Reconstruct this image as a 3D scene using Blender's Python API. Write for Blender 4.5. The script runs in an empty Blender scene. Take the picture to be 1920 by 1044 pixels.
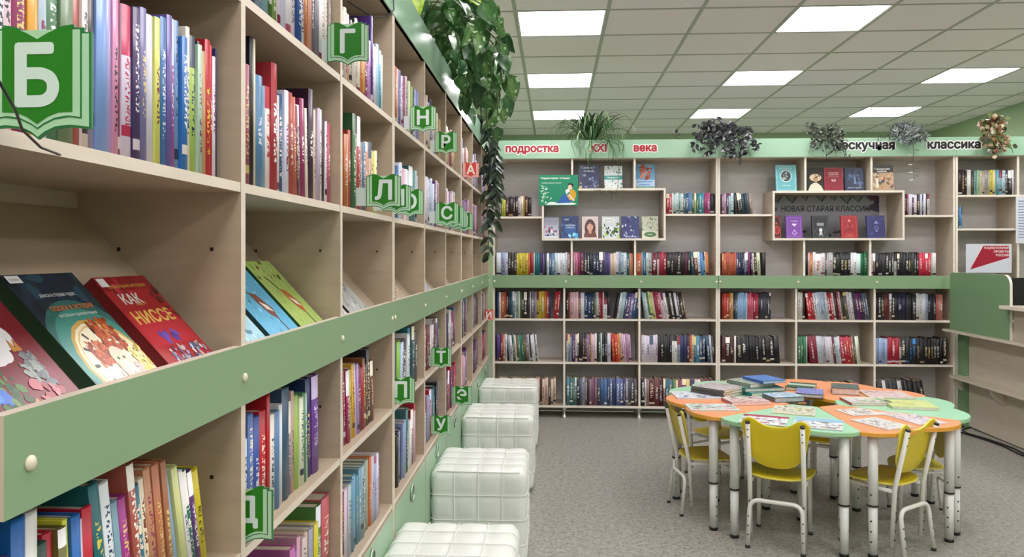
import bpy, math, random, re
from mathutils import Vector, Matrix
R = math.radians
rng = random.Random(11)
SC = bpy.context.scene
COL = SC.collection

# ------------------------------------------------------------ camera, world, exposure
cam_d = bpy.data.cameras.new('camera')
cam_d.lens = 36.0 * 1440 / 1920
cam_d.sensor_width = 36.0
cam_d.shift_y = -46 / 1920
cam_d.clip_start = 0.05
cam = bpy.data.objects.new('camera', cam_d)
COL.objects.link(cam)
cam.location = (0, 0, 1.322)
cam.rotation_euler = (R(90), 0, math.atan(80 / 1440))
SC.camera = cam
SC.view_settings.view_transform = 'Standard'
SC.view_settings.look = 'None'
SC.view_settings.gamma = 1
SC.view_settings.use_curve_mapping = False
SC.view_settings.exposure = 0.15
W = bpy.data.worlds.new('world')
W.use_nodes = True
W.node_tree.nodes['Background'].inputs[0].default_value = (0.8, 0.9, 1.0, 1)
W.node_tree.nodes['Background'].inputs[1].default_value = 0.3
SC.world = W
PANEL_STRENGTH = 17.5
SC.cycles.use_denoising = True
SC.cycles.max_bounces = 10
SC.cycles.diffuse_bounces = 5


# ------------------------------------------------------------ colours, materials
def lin(c):
    return c / 12.92 if c <= 0.04045 else ((c + 0.055) / 1.055) ** 2.4


def L(h):
    h = h.lstrip('#')
    return tuple(lin(int(h[i:i + 2], 16) / 255) for i in (0, 2, 4))


def mat(name, rough=0.5, spec=0.5, metal=0.0, grain=None, bump=None, coat=0.0, sheen=0.0):
    """Principled material whose base colour is the mesh attribute 'col'."""
    m = bpy.data.materials.new(name)
    m.use_nodes = True
    nt = m.node_tree
    b = nt.nodes['Principled BSDF']
    a = nt.nodes.new('ShaderNodeAttribute')
    a.attribute_name = 'col'
    out = a.outputs['Color']
    tc = None
    if grain or bump:
        tc = nt.nodes.new('ShaderNodeTexCoord')
    if grain:
        sx, sy, sz, lo, hi, sc = grain
        mp = nt.nodes.new('ShaderNodeMapping')
        mp.inputs['Scale'].default_value = (sx, sy, sz)
        nt.links.new(tc.outputs['Object'], mp.inputs[0])
        n = nt.nodes.new('ShaderNodeTexNoise')
        n.inputs['Scale'].default_value = sc
        n.inputs['Detail'].default_value = 3
        nt.links.new(mp.outputs[0], n.inputs[0])
        mr = nt.nodes.new('ShaderNodeMapRange')
        mr.inputs[1].default_value = 0.3
        mr.inputs[2].default_value = 0.7
        mr.inputs[3].default_value = lo
        mr.inputs[4].default_value = hi
        nt.links.new(n.outputs[0], mr.inputs[0])
        mx = nt.nodes.new('ShaderNodeMix')
        mx.data_type = 'RGBA'
        mx.blend_type = 'MULTIPLY'
        mx.inputs[0].default_value = 1
        nt.links.new(out, mx.inputs[6])
        nt.links.new(mr.outputs[0], mx.inputs[7])
        out = mx.outputs[2]
    if bump:
        sc, st = bump
        n = nt.nodes.new('ShaderNodeTexNoise')
        n.inputs['Scale'].default_value = sc
        n.inputs['Detail'].default_value = 4
        nt.links.new(tc.outputs['Object'], n.inputs[0])
        bp = nt.nodes.new('ShaderNodeBump')
        bp.inputs['Strength'].default_value = st
        bp.inputs['Distance'].default_value = 0.002
        nt.links.new(n.outputs[0], bp.inputs['Height'])
        nt.links.new(bp.outputs[0], b.inputs['Normal'])
    nt.links.new(out, b.inputs['Base Color'])
    b.inputs['Roughness'].default_value = rough
    b.inputs['Specular IOR Level'].default_value = spec
    b.inputs['Metallic'].default_value = metal
    b.inputs['Coat Weight'].default_value = coat
    return m


M_LAM = mat('laminate', 0.42, 0.45, grain=(1, 1, 6, 0.93, 1.03, 9))
M_GREEN = mat('green_board', 0.36, 0.5)
M_FASCIA = mat('fascia_board', 0.2, 0.5)
M_PLAS = mat('plastic', 0.35, 0.5)
M_PAPER = mat('paper', 0.6, 0.3, grain=(1, 1, 30, 0.86, 1.04, 60))
M_PRINT = mat('print', 0.32, 0.5)
M_MATT = mat('matt', 0.85, 0.2)
M_METAL = mat('metal', 0.3, 0.5, metal=0.9)
M_ENAMEL = mat('enamel', 0.28, 0.5)
M_LEATHER = mat('leatherette', 0.38, 0.45, bump=(260, 0.25))
M_LEAF = mat('leaf', 0.28, 0.5, grain=(1, 1, 1, 0.7, 1.25, 60))
M_WALL = mat('wall_paint', 0.8, 0.2, bump=(90, 0.15))
M_TILE = mat('ceiling_tile', 0.95, 0.1, grain=(1, 1, 1, 0.93, 1.03, 220))


def floor_material():
    m = bpy.data.materials.new('speckled_vinyl')
    m.use_nodes = True
    nt = m.node_tree
    b = nt.nodes['Principled BSDF']
    tc = nt.nodes.new('ShaderNodeTexCoord')

    def noise(scale, detail=2):
        n = nt.nodes.new('ShaderNodeTexNoise')
        n.inputs['Scale'].default_value = scale
        n.inputs['Detail'].default_value = detail
        nt.links.new(tc.outputs['Object'], n.inputs[0])
        return n.outputs[0]

    def ramp(src, a, c0, b_, c1):
        r = nt.nodes.new('ShaderNodeValToRGB')
        r.color_ramp.elements[0].position = a
        r.color_ramp.elements[0].color = (*c0, 1)
        r.color_ramp.elements[1].position = b_
        r.color_ramp.elements[1].color = (*c1, 1)
        nt.links.new(src, r.inputs[0])
        return r.outputs[0]

    def mix(a, b2, fac, mode='MIX'):
        x = nt.nodes.new('ShaderNodeMix')
        x.data_type = 'RGBA'
        x.blend_type = mode
        for s, i in ((fac, 0), (a, 6), (b2, 7)):
            if isinstance(s, (int, float)):
                x.inputs[i].default_value = s
            elif isinstance(s, tuple):
                x.inputs[i].default_value = (*s, 1)
            else:
                nt.links.new(s, x.inputs[i])
        return x.outputs[2]
    base = ramp(noise(38, 4), 0.35, L('8b8981'), 0.65, L('a5a39a'))
    dark = ramp(noise(95, 2), 0.60, (0, 0, 0), 0.66, (1, 1, 1))
    lightf = ramp(noise(70, 2), 0.63, (0, 0, 0), 0.68, (1, 1, 1))
    c = mix(base, L('4c4743'), mix((0, 0, 0), dark, 0.95))
    c = mix(c, L('b9b4a8'), mix((0, 0, 0), lightf, 0.6))
    nt.links.new(c, b.inputs['Base Color'])
    b.inputs['Roughness'].default_value = 0.33
    b.inputs['Specular IOR Level'].default_value = 0.35
    return m


M_FLOOR = floor_material()


def book_material():
    """Cover colour from 'col'; lettering and bands in 'acc' on the spine, placed by the UV map."""
    m = bpy.data.materials.new('book_cover')
    m.use_nodes = True
    nt = m.node_tree
    b = nt.nodes['Principled BSDF']

    def node(t, **kw):
        n = nt.nodes.new(t)
        for k, v in kw.items():
            setattr(n, k, v)
        return n

    def math_(op, a, b_=None):
        n = node('ShaderNodeMath', operation=op)
        for i, s in enumerate((a, b_)):
            if s is None:
                continue
            if isinstance(s, (int, float)):
                n.inputs[i].default_value = s
            else:
                nt.links.new(s, n.inputs[i])
        return n.outputs[0]
    ac = node('ShaderNodeAttribute', attribute_name='col')
    aa = node('ShaderNodeAttribute', attribute_name='acc')
    uv = node('ShaderNodeUVMap', uv_map='UV')
    sp = node('ShaderNodeSeparateXYZ')
    nt.links.new(uv.outputs[0], sp.inputs[0])
    u, v = sp.outputs[0], sp.outputs[1]
    seed = aa.outputs['Alpha']

    def within(x, lo, hi):
        return math_('MULTIPLY', math_('GREATER_THAN', x, lo), math_('LESS_THAN', x, hi))
    s7 = math_('FRACT', math_('MULTIPLY', seed, 7.13))
    s3 = math_('FRACT', math_('MULTIPLY', seed, 3.71))
    s5 = math_('FRACT', math_('MULTIPLY', seed, 5.37))
    cv = node('ShaderNodeCombineXYZ')
    nt.links.new(math_('MULTIPLY', u, 2.6), cv.inputs[0])
    nt.links.new(math_('MULTIPLY', v, 46), cv.inputs[1])
    nt.links.new(math_('MULTIPLY', seed, 91), cv.inputs[2])
    nz = node('ShaderNodeTexNoise')
    nz.inputs['Scale'].default_value = 1.0
    nz.inputs['Detail'].default_value = 1.5
    nt.links.new(cv.outputs[0], nz.inputs[0])
    letters = math_('GREATER_THAN', nz.outputs[0], 0.53)
    lo = math_('ADD', math_('MULTIPLY', s7, 0.25), 0.14)
    hi = math_('ADD', math_('MULTIPLY', s3, 0.3), 0.6)
    title = math_('MULTIPLY', letters, math_('MULTIPLY', within(u, 0.24, 0.76), within(v, lo, hi)))
    title = math_('MULTIPLY', title, math_('GREATER_THAN', s5, 0.25))
    bl = math_('ADD', math_('MULTIPLY', s5, 0.12), 0.04)
    band = math_('MULTIPLY', within(v, bl, math_('ADD', bl, 0.07)), math_('GREATER_THAN', s3, 0.72))
    head = math_('MULTIPLY', math_('GREATER_THAN', v, math_('ADD', math_('MULTIPLY', s7, 0.3), 0.6)),
                 math_('GREATER_THAN', s5, 0.88))
    allm = math_('MULTIPLY', math_('MINIMUM', math_('ADD', math_('ADD', title, band), head), 1.0), math_('GREATER_THAN', u, 0))
    mx = node('ShaderNodeMix', data_type='RGBA')
    nt.links.new(allm, mx.inputs[0])
    nt.links.new(ac.outputs['Color'], mx.inputs[6])
    nt.links.new(aa.outputs['Color'], mx.inputs[7])
    nt.links.new(mx.outputs[2], b.inputs['Base Color'])
    b.inputs['Roughness'].default_value = 0.38
    b.inputs['Specular IOR Level'].default_value = 0.4
    return m


M_BOOK = book_material()


def emission_material():
    m = bpy.data.materials.new('light_panel')
    m.use_nodes = True
    b = m.node_tree.nodes['Principled BSDF']
    b.inputs['Base Color'].default_value = (0.9, 0.9, 0.9, 1)
    b.inputs['Emission Color'].default_value = (1.0, 0.95, 0.975, 1)
    b.inputs['Emission Strength'].default_value = PANEL_STRENGTH
    return m


M_EMIT = emission_material()


# ------------------------------------------------------------ mesh builder
class MB:
    def __init__(s, col=(0.8, 0.8, 0.8)):
        s.v, s.f, s.c, s.m, s.sm = [], [], [], [], []
        s.acc, s.uv = None, None
        s.col = col
        s.mi = 0
        s.smooth = False
        s.X = None

    def face(s, idx, col=None, sm=None):
        s.f.append(tuple(idx))
        s.c.append(col or s.col)
        s.m.append(s.mi)
        s.sm.append(s.smooth if sm is None else sm)

    def vert(s, p):
        p = Vector(p)
        if s.X is not None:
            p = s.X @ p
        s.v.append(tuple(p))
        return len(s.v) - 1

    def poly(s, pts, col=None):
        s.face([s.vert(p) for p in pts], col)

    def box(s, x0, y0, z0, x1, y1, z1, col=None, front=None, fcol=None, bev=0.0):
        """front: 'x-','x+','y-','y+','z-','z+' (space separated) faces that take fcol."""
        if x0 > x1: x0, x1 = x1, x0
        if y0 > y1: y0, y1 = y1, y0
        if z0 > z1: z0, z1 = z1, z0
        i = [s.vert(p) for p in ((x0, y0, z0), (x1, y0, z0), (x1, y1, z0), (x0, y1, z0),
                                 (x0, y0, z1), (x1, y0, z1), (x1, y1, z1), (x0, y1, z1))]
        fs = {'z-': (3, 2, 1, 0), 'z+': (4, 5, 6, 7), 'y-': (0, 1, 5, 4), 'x+': (1, 2, 6, 5), 'y+': (2, 3, 7, 6), 'x-': (3, 0, 4, 7)}
        fr = (front or '').split()
        for k, q in fs.items():
            s.face([i[j] for j in q], fcol if k in fr else col, False)

    def prism(s, pts, a, b, axis='z', col=None, ecol=None):
        """pts: 2D outline (ccw); extruded from a to b along axis. axis y: pts are (x,z); axis x: pts are (y,z)."""
        def P(p, t):
            if axis == 'z': return (p[0], p[1], t)
            if axis == 'y': return (p[0], t, p[1])
            return (t, p[0], p[1])
        n = len(pts)
        A = [s.vert(P(p, a)) for p in pts]
        B = [s.vert(P(p, b)) for p in pts]
        flip = (axis == 'y') ^ (b < a)
        s.face(A if flip else A[::-1], col, False)
        s.face(B[::-1] if flip else B, col, False)
        for i in range(n):
            j = (i + 1) % n
            q = (A[i], A[j], B[j], B[i])
            s.face(q[::-1] if flip else q, ecol or col)

    def tube(s, path, r, n=10, col=None, caps=True):
        path = [Vector(p) for p in path]
        rs = r if isinstance(r, (list, tuple)) else [r] * len(path)
        rings = []
        up = Vector((0, 0, 1))
        prev = None
        for k, p in enumerate(path):
            t = (path[min(k + 1, len(path) - 1)] - path[max(k - 1, 0)]).normalized()
            if prev is None:
                a = t.cross(up if abs(t.z) < 0.95 else Vector((1, 0, 0))).normalized()
            else:
                a = (prev - t * prev.dot(t)).normalized()
            prev = a
            b = t.cross(a)
            rings.append([s.vert(p + (a * math.cos(2 * math.pi * i / n) + b * math.sin(2 * math.pi * i / n)) * rs[k]) for i in range(n)])
        for k in range(len(rings) - 1):
            for i in range(n):
                j = (i + 1) % n
                s.face((rings[k][i], rings[k][j], rings[k + 1][j], rings[k + 1][i]), col, True)
        if caps:
            s.face(rings[0][::-1], col, False)
            s.face(rings[-1], col, False)

    def lathe(s, prof, n=16, col=None, c=(0, 0, 0)):
        rings = []
        for r, z in prof:
            rings.append([s.vert((c[0] + r * math.cos(2 * math.pi * i / n), c[1] + r * math.sin(2 * math.pi * i / n), c[2] + z)) for i in range(n)])
        for k in range(len(rings) - 1):
            for i in range(n):
                j = (i + 1) % n
                s.face((rings[k][i], rings[k][j], rings[k + 1][j], rings[k + 1][i]), col, True)
        s.face(rings[0][::-1], col, False)
        s.face(rings[-1], col, False)

    def mesh(s, name, mats):
        me = bpy.data.meshes.new(name)
        me.from_pydata(s.v, [], s.f)
        for m in (mats if isinstance(mats, (list, tuple)) else [mats]):
            me.materials.append(m)
        n = len(s.f)
        me.polygons.foreach_set('material_index', s.m)
        me.polygons.foreach_set('use_smooth', s.sm)
        ca = me.color_attributes.new('col', 'FLOAT_COLOR', 'CORNER')
        buf = []
        for f, c in zip(s.f, s.c):
            buf.extend((c[0], c[1], c[2], 1.0) * len(f))
        ca.data.foreach_set('color', buf)
        if s.acc is not None:
            cb = me.color_attributes.new('acc', 'FLOAT_COLOR', 'CORNER')
            buf = []
            for f, c in zip(s.f, s.acc):
                buf.extend(tuple(c) * len(f))
            cb.data.foreach_set('color', buf)
            ul = me.uv_layers.new(name='UV')
            buf = []
            for q in s.uv:
                for p in q:
                    buf.extend(p)
            ul.data.foreach_set('uv', buf)
        me.update()
        return me

    def build(s, name, mats, parent=None, loc=None):
        return link(name, s.mesh(name, mats), parent, loc)


def link(name, data, parent=None, loc=None, rot=None):
    o = bpy.data.objects.new(name, data)
    COL.objects.link(o)
    if parent is not None:
        o.parent = parent
    if loc is not None:
        o.location = loc
    if rot is not None:
        o.rotation_euler = rot
    return o


def tag(o, label=None, cat=None, group=None, kind=None):
    if label: o['label'] = label
    if cat: o['category'] = cat
    if group: o['group'] = group
    if kind: o['kind'] = kind
    return o


def thing(name, label, cat, loc=(0, 0, 0), rz=0.0, group=None):
    return tag(link(name, None, None, loc, (0, 0, rz)), label, cat, group)


def copy_tree(o, parent=None):
    c = o.copy()
    COL.objects.link(c)
    c.parent = parent
    for ch in list(o.children):
        copy_tree(ch, c)
    return c


# flat text as polygons ------------------------------------------------------
_tc = {}


def text_geo(s):
    k = s
    if k in _tc:
        return _tc[k]
    cu = bpy.data.curves.new('lettering', 'FONT')
    cu.body = s
    cu.size = 1.0
    cu.align_x = 'CENTER'
    cu.resolution_u = 3
    cu.fill_mode = 'FRONT'
    ob = bpy.data.objects.new('lettering', cu)
    me = bpy.data.meshes.new_from_object(ob)
    vs = [tuple(v.co) for v in me.vertices]
    fs = [tuple(p.vertices) for p in me.polygons]
    bpy.data.objects.remove(ob)
    bpy.data.curves.remove(cu)
    bpy.data.meshes.remove(me)
    if vs:
        x0, x1 = min(v[0] for v in vs), max(v[0] for v in vs)
        y0, y1 = min(v[1] for v in vs), max(v[1] for v in vs)
    else:
        x0 = x1 = y0 = y1 = 0
    _tc[k] = (vs, fs, x0, x1, y0, y1)
    return _tc[k]


class Art:
    """Flat print on a w x h face: local x right, z up (0..h), facing -y; every layer a hair in front of the last."""
    def __init__(s, w, h, y=0.0, step=0.000004):
        s.w, s.h, s.y, s.step, s.k = w, h, y, max(step, 4e-6), 0
        s.mb = MB()

    def P(s, x, z):
        return ((x - 0.5) * s.w, s.y - 0.0002 - s.k * s.step, z * s.h)

    def poly(s, pts, c):
        s.k += 1
        for ax, lim, sg in ((0, 0, 1), (0, 1, -1), (1, 0, 1), (1, 1, -1)):      # keep the print on its sheet
            out = []
            for i in range(len(pts)):
                p, q = pts[i - 1], pts[i]
                dp, dq = (p[ax] - lim) * sg, (q[ax] - lim) * sg
                if (dp < 0) != (dq < 0):
                    k = dp / (dp - dq)
                    out.append((p[0] + (q[0] - p[0]) * k, p[1] + (q[1] - p[1]) * k))
                if dq >= 0: out.append(q)
            pts = out
        if len(pts) < 3: return s
        ar = sum(pts[i][0] * pts[(i + 1) % len(pts)][1] - pts[(i + 1) % len(pts)][0] * pts[i][1] for i in range(len(pts)))
        if ar < 0: pts = pts[::-1]
        s.mb.poly([s.P(*p) for p in pts], L(c))
        return s

    def rect(s, x0, z0, x1, z1, c):
        return s.poly([(x0, z0), (x1, z0), (x1, z1), (x0, z1)], c)

    def ell(s, x, z, rx, rz, c, n=18):
        return s.poly([(x + rx * math.cos(2 * math.pi * i / n), z + rz * math.sin(2 * math.pi * i / n)) for i in range(n)], c)

    def ring(s, x, z, rx, rz, c, inner, t=0.12):
        s.ell(x, z, rx, rz, c)
        return s.ell(x, z, rx * (1 - t), rz * (1 - t), inner)

    def frame(s, m, t, c, inner):
        mz = m * s.w / s.h
        tz = t * s.w / s.h
        s.rect(m, mz, 1 - m, 1 - mz, c)
        return s.rect(m + t, mz + tz, 1 - m - t, 1 - mz - tz, inner)

    def text(s, t, x, z, size, c, bold=0.0, width=None):
        """size: cap height as a share of h (about); width: fit to this share of w."""
        s.k += 1
        vs, fs, x0, x1, y0, y1 = text_geo(t)
        if not vs: return s
        nb = 0 if bold == 0 else 8 if bold < .05 else 14
        offs = [(0, 0)] + [(bold * math.cos(2 * math.pi * i / nb), bold * math.sin(2 * math.pi * i / nb)) for i in range(nb)]
        sc = size * s.h / 0.72
        sx = sc if width is None else width * s.w / (x1 - x0)
        cx = (x0 + x1) / 2
        for ox, oy in offs:                     # heavier strokes: the outline stamped around itself
            s.k += 4e-6 / s.step
            b = len(s.mb.v)
            for v in vs:
                s.mb.vert(((x - 0.5) * s.w + (v[0] - cx + ox) * sx, s.y - 0.0002 - s.k * s.step, z * s.h + (v[1] + oy) * sc))
            for f in fs:
                s.mb.face([b + i for i in f], L(c), False)
        return s

    def blobs(s, n, box, cols, r=(0.03, 0.08), seed=0):
        g = random.Random(seed)
        x0, z0, x1, z1 = box
        for _ in range(n):
            a = g.uniform(*r)
            cx, cz = g.uniform(x0, x1), g.uniform(z0, z1)
            b = a * g.uniform(0.5, 1.1) * s.w / s.h
            th = g.uniform(0, math.pi)
            pts = []
            m = 9
            for i in range(m):
                q = 2 * math.pi * i / m
                k = g.uniform(0.7, 1.1)
                px, pz = a * k * math.cos(q), b * k * math.sin(q)
                pts.append((min(1, max(0, cx + px * math.cos(th) - pz * math.sin(th))), min(1, max(0, cz + px * math.sin(th) + pz * math.cos(th)))))
            s.poly(pts, g.choice(cols))
        return s

    def done(s, name, parent, mt=None):
        return s.mb.build(name, mt or M_PRINT, parent)


# ------------------------------------------------------------ colours of the place
CREAM = L('b5a48e')
CREAM_IN = L('bfae98')
EDGE = L('ded2c1')
SAGE = L('86a47f')
MINT = L('9dc2a6')
DRAWER = L('94b696')
GREYB = L('d2cfd0')
WALLG = L('a4bb97')
WHITE = L('e8e8e4')
BLACK = L('141416')
PAGE = L('d3c8b2')

# ------------------------------------------------------------ room
X0, X1, Y0, Y1, ZC = -0.83, 5.05, -3.0, 10.6, 2.962


def struct(name, mb, m, parent=None):
    o = mb.build(name, m, parent)
    if parent is None: o['kind'] = 'structure'
    return o


mb = MB(L('a5a098')); mb.box(X0 - .1, Y0 - .1, -0.08, X1 + .1, Y1 + .1, 0); struct('floor', mb, M_FLOOR)
mb = MB(WALLG); mb.box(X1, Y0, 0, X1 + .1, Y1, 3.1); struct('wall_right', mb, M_WALL)
mb = MB(WALLG); mb.box(X0 - .1, Y0, 0, X0, Y1, 3.1); struct('wall_left', mb, M_WALL)
mb = MB(WALLG); mb.box(X0 - .1, Y1, 0, X1 + .1, Y1 + .1, 3.1); struct('wall_back', mb, M_WALL)
mb = MB(L('d6d3cc')); mb.box(X0 - .1, Y0 - .1, 0, X1 + .1, Y0, 3.1); struct('wall_front', mb, M_WALL)
mb = MB(L('c8c8c8')); mb.box(X0 - .1, Y0 - .1, ZC + .05, X1 + .1, Y1 + .1, ZC + .12); ceiling = struct('ceiling', mb, M_TILE)
PX, PY, TX0, TY0 = 0.627, 0.6035, -0.268, 5.187
lights = []
kx = [(k, TX0 + PX * k) for k in range(-1, 9)]
ky = [(k, TY0 + PY * k) for k in range(-13, 9)]
LIGHT_CELLS = {(i, j) for i in (0, 3, 6) for j in (-12, -9, -6, -3, 0, 3, 6)}
mb = MB(L('f4eef4'))
mb.prism([(0.013, 0.013), (PX - .013, 0.013), (PX - .013, PY - .013), (0.013, PY - .013)], 0.0, 0.012, 'z')
mb.box(0.004, 0.004, 0.004, PX - .004, PY - .004, 0.014)
tile_me = mb.mesh('ceiling_tile', M_TILE)
for i, x in kx:
    for j, y in ky:
        if (i, j) in LIGHT_CELLS:
            lights.append((i, j, x, y)); continue
        x2, y2 = min(x + PX, X1), min(y + PY, Y1)
        xs, ys = max(x, X0), max(y, Y0)
        if x2 - xs < 0.05 or y2 - ys < 0.05: continue
        o = link('ceiling_tile', tile_me, ceiling, (xs, ys, ZC))
        o.scale = ((x2 - xs) / PX, (y2 - ys) / PY, 1)
for i, x in kx:
    if X0 < x < X1:
        mb = MB(L('a9aaa6')); mb.box(x - .012, Y0, ZC - .003, x + .012, Y1, ZC + .03); mb.build('grid_bar', M_PLAS, ceiling)
for j, y in ky:
    if Y0 < y < Y1:
        mb = MB(L('a9aaa6')); mb.box(X0, y - .010, ZC - .0025, X1, y + .010, ZC + .03); mb.build('grid_bar', M_PLAS, ceiling)
rowname = {0: 'nearest', 3: 'middle', 6: 'farthest'}
colname = {0: 'above the long bookcase', 3: 'above the round table', 6: 'toward the right green wall'}
mbf = MB(L('f2f2f0'))
w, d = PX - .026, PY - .022
for q in ((0, 0, w, .008), (0, d - .008, w, d), (0, .008, .008, d - .008), (w - .008, .008, w, d - .008)):
    mbf.box(q[0], q[1], 0, q[2], q[3], .012)
frame_me = mbf.mesh('frame', M_PLAS)
mbd = MB(); mbd.box(.008, .008, .002, w - .008, d - .008, .01)
diff_me = mbd.mesh('diffuser', M_EMIT)
for i, j, x, y in lights:
    vis = j >= 0
    lab = ('square lit ceiling panel in the %s row %s' % (rowname[j], colname[i])) if vis else \
        'lit ceiling panel behind the viewer, %s, %s row back' % (colname[i], {-3: 'first', -6: 'second', -9: 'third', -12: 'fourth'}[j])
    t = thing('ceiling_light', lab, 'ceiling light', (x + .013, y + .011, ZC), group='lit ceiling panels')
    link('frame', frame_me, t)
    link('diffuser', diff_me, t)

# ------------------------------------------------------------ left bookcases (front plane x = XF)
XF, DEP = -0.521, 0.285
XB = XF - DEP
POST = [0.655, 1.26, 1.854, 2.462, 3.062, 3.66, 4.271, 4.858, 5.465, 6.05]
ZS1, ZS2, ZMID, ZLOW, TH = 1.441, 1.758, 0.825, 0.519, 0.016
BAND0, BAND1 = 1.069, 1.169
FA0, FA1 = 2.095, 2.240
SLOPE = R(47)
pin = L('2a2420')


def left_unit(name, k0, k1, label, first=False, last=False):
    t = thing(name, label, 'bookcase', (XF, POST[k0], 0), group='bookcases along the left wall')
    ox, oy = XF, POST[k0]

    def part(nm, m, mt=M_LAM, par=t):
        return m.build(nm, mt, par)
    def BX(m, x0, y0, z0, x1, y1, z1, **k):
        m.box(x0 - ox, y0 - oy, z0, x1 - ox, y1 - oy, z1, **k)
    for k in range(k0, k1 + 1):
        y = POST[k]
        if k in (3, 6):
            a, b = (y - .018, y - .0005) if k == k1 else (y + .0005, y + .018)
        else:
            a, b = y - .009, y + .009
        m = MB(CREAM)
        BX(m, XB, a, 0.0, XF, b, FA0 + .02, col=CREAM, front='x+', fcol=EDGE)
        for z in (1.33, 1.62, 1.95, 0.95, 0.68):
            for dx in (0.05, 0.21):
                for yy in ((a - .0004, a), (b, b + .0004)):
                    BX(m, XF - dx - .003, yy[0], z - .003, XF - dx + .003, yy[1], z + .003, col=pin)
        part('upright', m)
    for k in range(k0, k1):
        a = POST[k] + (.018 if k in (3, 6) else .009)
        b = POST[k + 1] - (.018 if k + 1 in (3, 6) else .009)
        for z in (ZS1, ZS2, ZMID, ZLOW, FA0 + .016):
            m = MB(CREAM)
            BX(m, XB + .004, a, z - TH, XF - .001, b, z, col=CREAM, front='x+', fcol=EDGE)
            part('shelf', m)
        # sloping display board
        m = MB(CREAM)
        c, s_ = math.cos(SLOPE), math.sin(SLOPE)
        xa, za = XF - .020, 1.119
        ln = (xa - (XB + .006)) / c
        pts = [(xa - ox, za), (xa - ox - ln * c, za + ln * s_), (xa - ox - ln * c - .012 * s_ * 0, za + ln * s_ - .018), (xa - ox, za - .018)]
        v = [m.vert((p[0], yy - oy, p[1])) for yy in (a, b) for p in pts]
        for q in ((0, 1, 2, 3), (7, 6, 5, 4), (0, 4, 5, 1), (1, 5, 6, 2), (2, 6, 7, 3), (3, 7, 4, 0)):
            m.face([v[i] for i in q][::-1])
        part('display_board', m)
        # shelf roofing the lower compartment
        m = MB(CREAM)
        BX(m, XB + .004, a, BAND0 - .002, XF - .018, b, BAND0 + .012, col=CREAM)
        part('shelf', m)
        m = MB(L('b3a593'))
        BX(m, XB - .003, a - .004, ZLOW - TH, XB + .003, b + .004, FA0 + .01)
        part('back_panel', m)
        # drawer below
        m = MB(DRAWER)
        BX(m, XF - .24, a - .006, 0.035, XF + .002, b + .006, ZLOW - TH - .006, col=CREAM, front='x+', fcol=DRAWER)
        dr = part('drawer', m, M_GREEN)
        m = MB(L('b9c6b8'))
        yc = (a + b) / 2
        pth = [(XF + .006 - ox, yc - oy + .028 * math.cos(q), 0.455 + .028 * math.sin(q)) for q in [2 * math.pi * i / 20 for i in range(21)]]
        m.tube(pth, .0035, 6, caps=False)
        part('ring_pull', m, M_METAL, dr)
    # green rail across the front
    ya, yb = POST[k0] + (.0008 if k0 else .042), POST[k1] - .0008
    m = MB(SAGE)
    BX(m, XF - .014, ya, BAND0, XF + .002, yb, BAND1, col=SAGE, front='z+ y-', fcol=EDGE)
    rail = part('front_rail', m, M_GREEN)
    for k in range(k0, k1 + 1):
        yy = POST[k] + (.012 if k == k0 and k0 else .078 if k == 0 else -.03 if k == k1 else .0)
        m = MB(L('ddd3bd'))
        prof = [(0.008, 0), (0.0078, .002), (0.005, .0042), (0.0015, .005)]
        m.X = Matrix.Translation((XF + .002 - ox, yy - oy, (BAND0 + BAND1) / 2 - .004)) @ Matrix.Rotation(R(90), 4, 'Y')
        m.lathe(prof, 12)
        part('screw_cap', m, M_PLAS, rail)
    m = MB(MINT)
    BX(m, XF - .012, ya, FA0, XF + .003, yb, FA1, col=MINT, front='z- z+', fcol=L('d8e6d8'))
    part('fascia', m, M_FASCIA)
    m = MB(CREAM)
    BX(m, XB, POST[k0], -.0, XF - .03, POST[k1], .03)
    part('plinth', m)
    return t


left_unit('bookcase', 0, 3, 'long cream bookcase with green rail, the section nearest the viewer, beside sign Б')
left_unit('bookcase', 3, 6, 'middle section of the left cream bookcase, beside letter signs П and Т')
left_unit('bookcase', 6, 9, 'far corner section of the left cream bookcase, behind the last white ottoman')

# ------------------------------------------------------------ back bookcases (front plane y = YF)
YF, BD = 6.2, 0.28
BB0, BB1 = 1.05, 1.151
BS1, BS2, BS3 = 0.800, 0.452, 0.100


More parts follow.
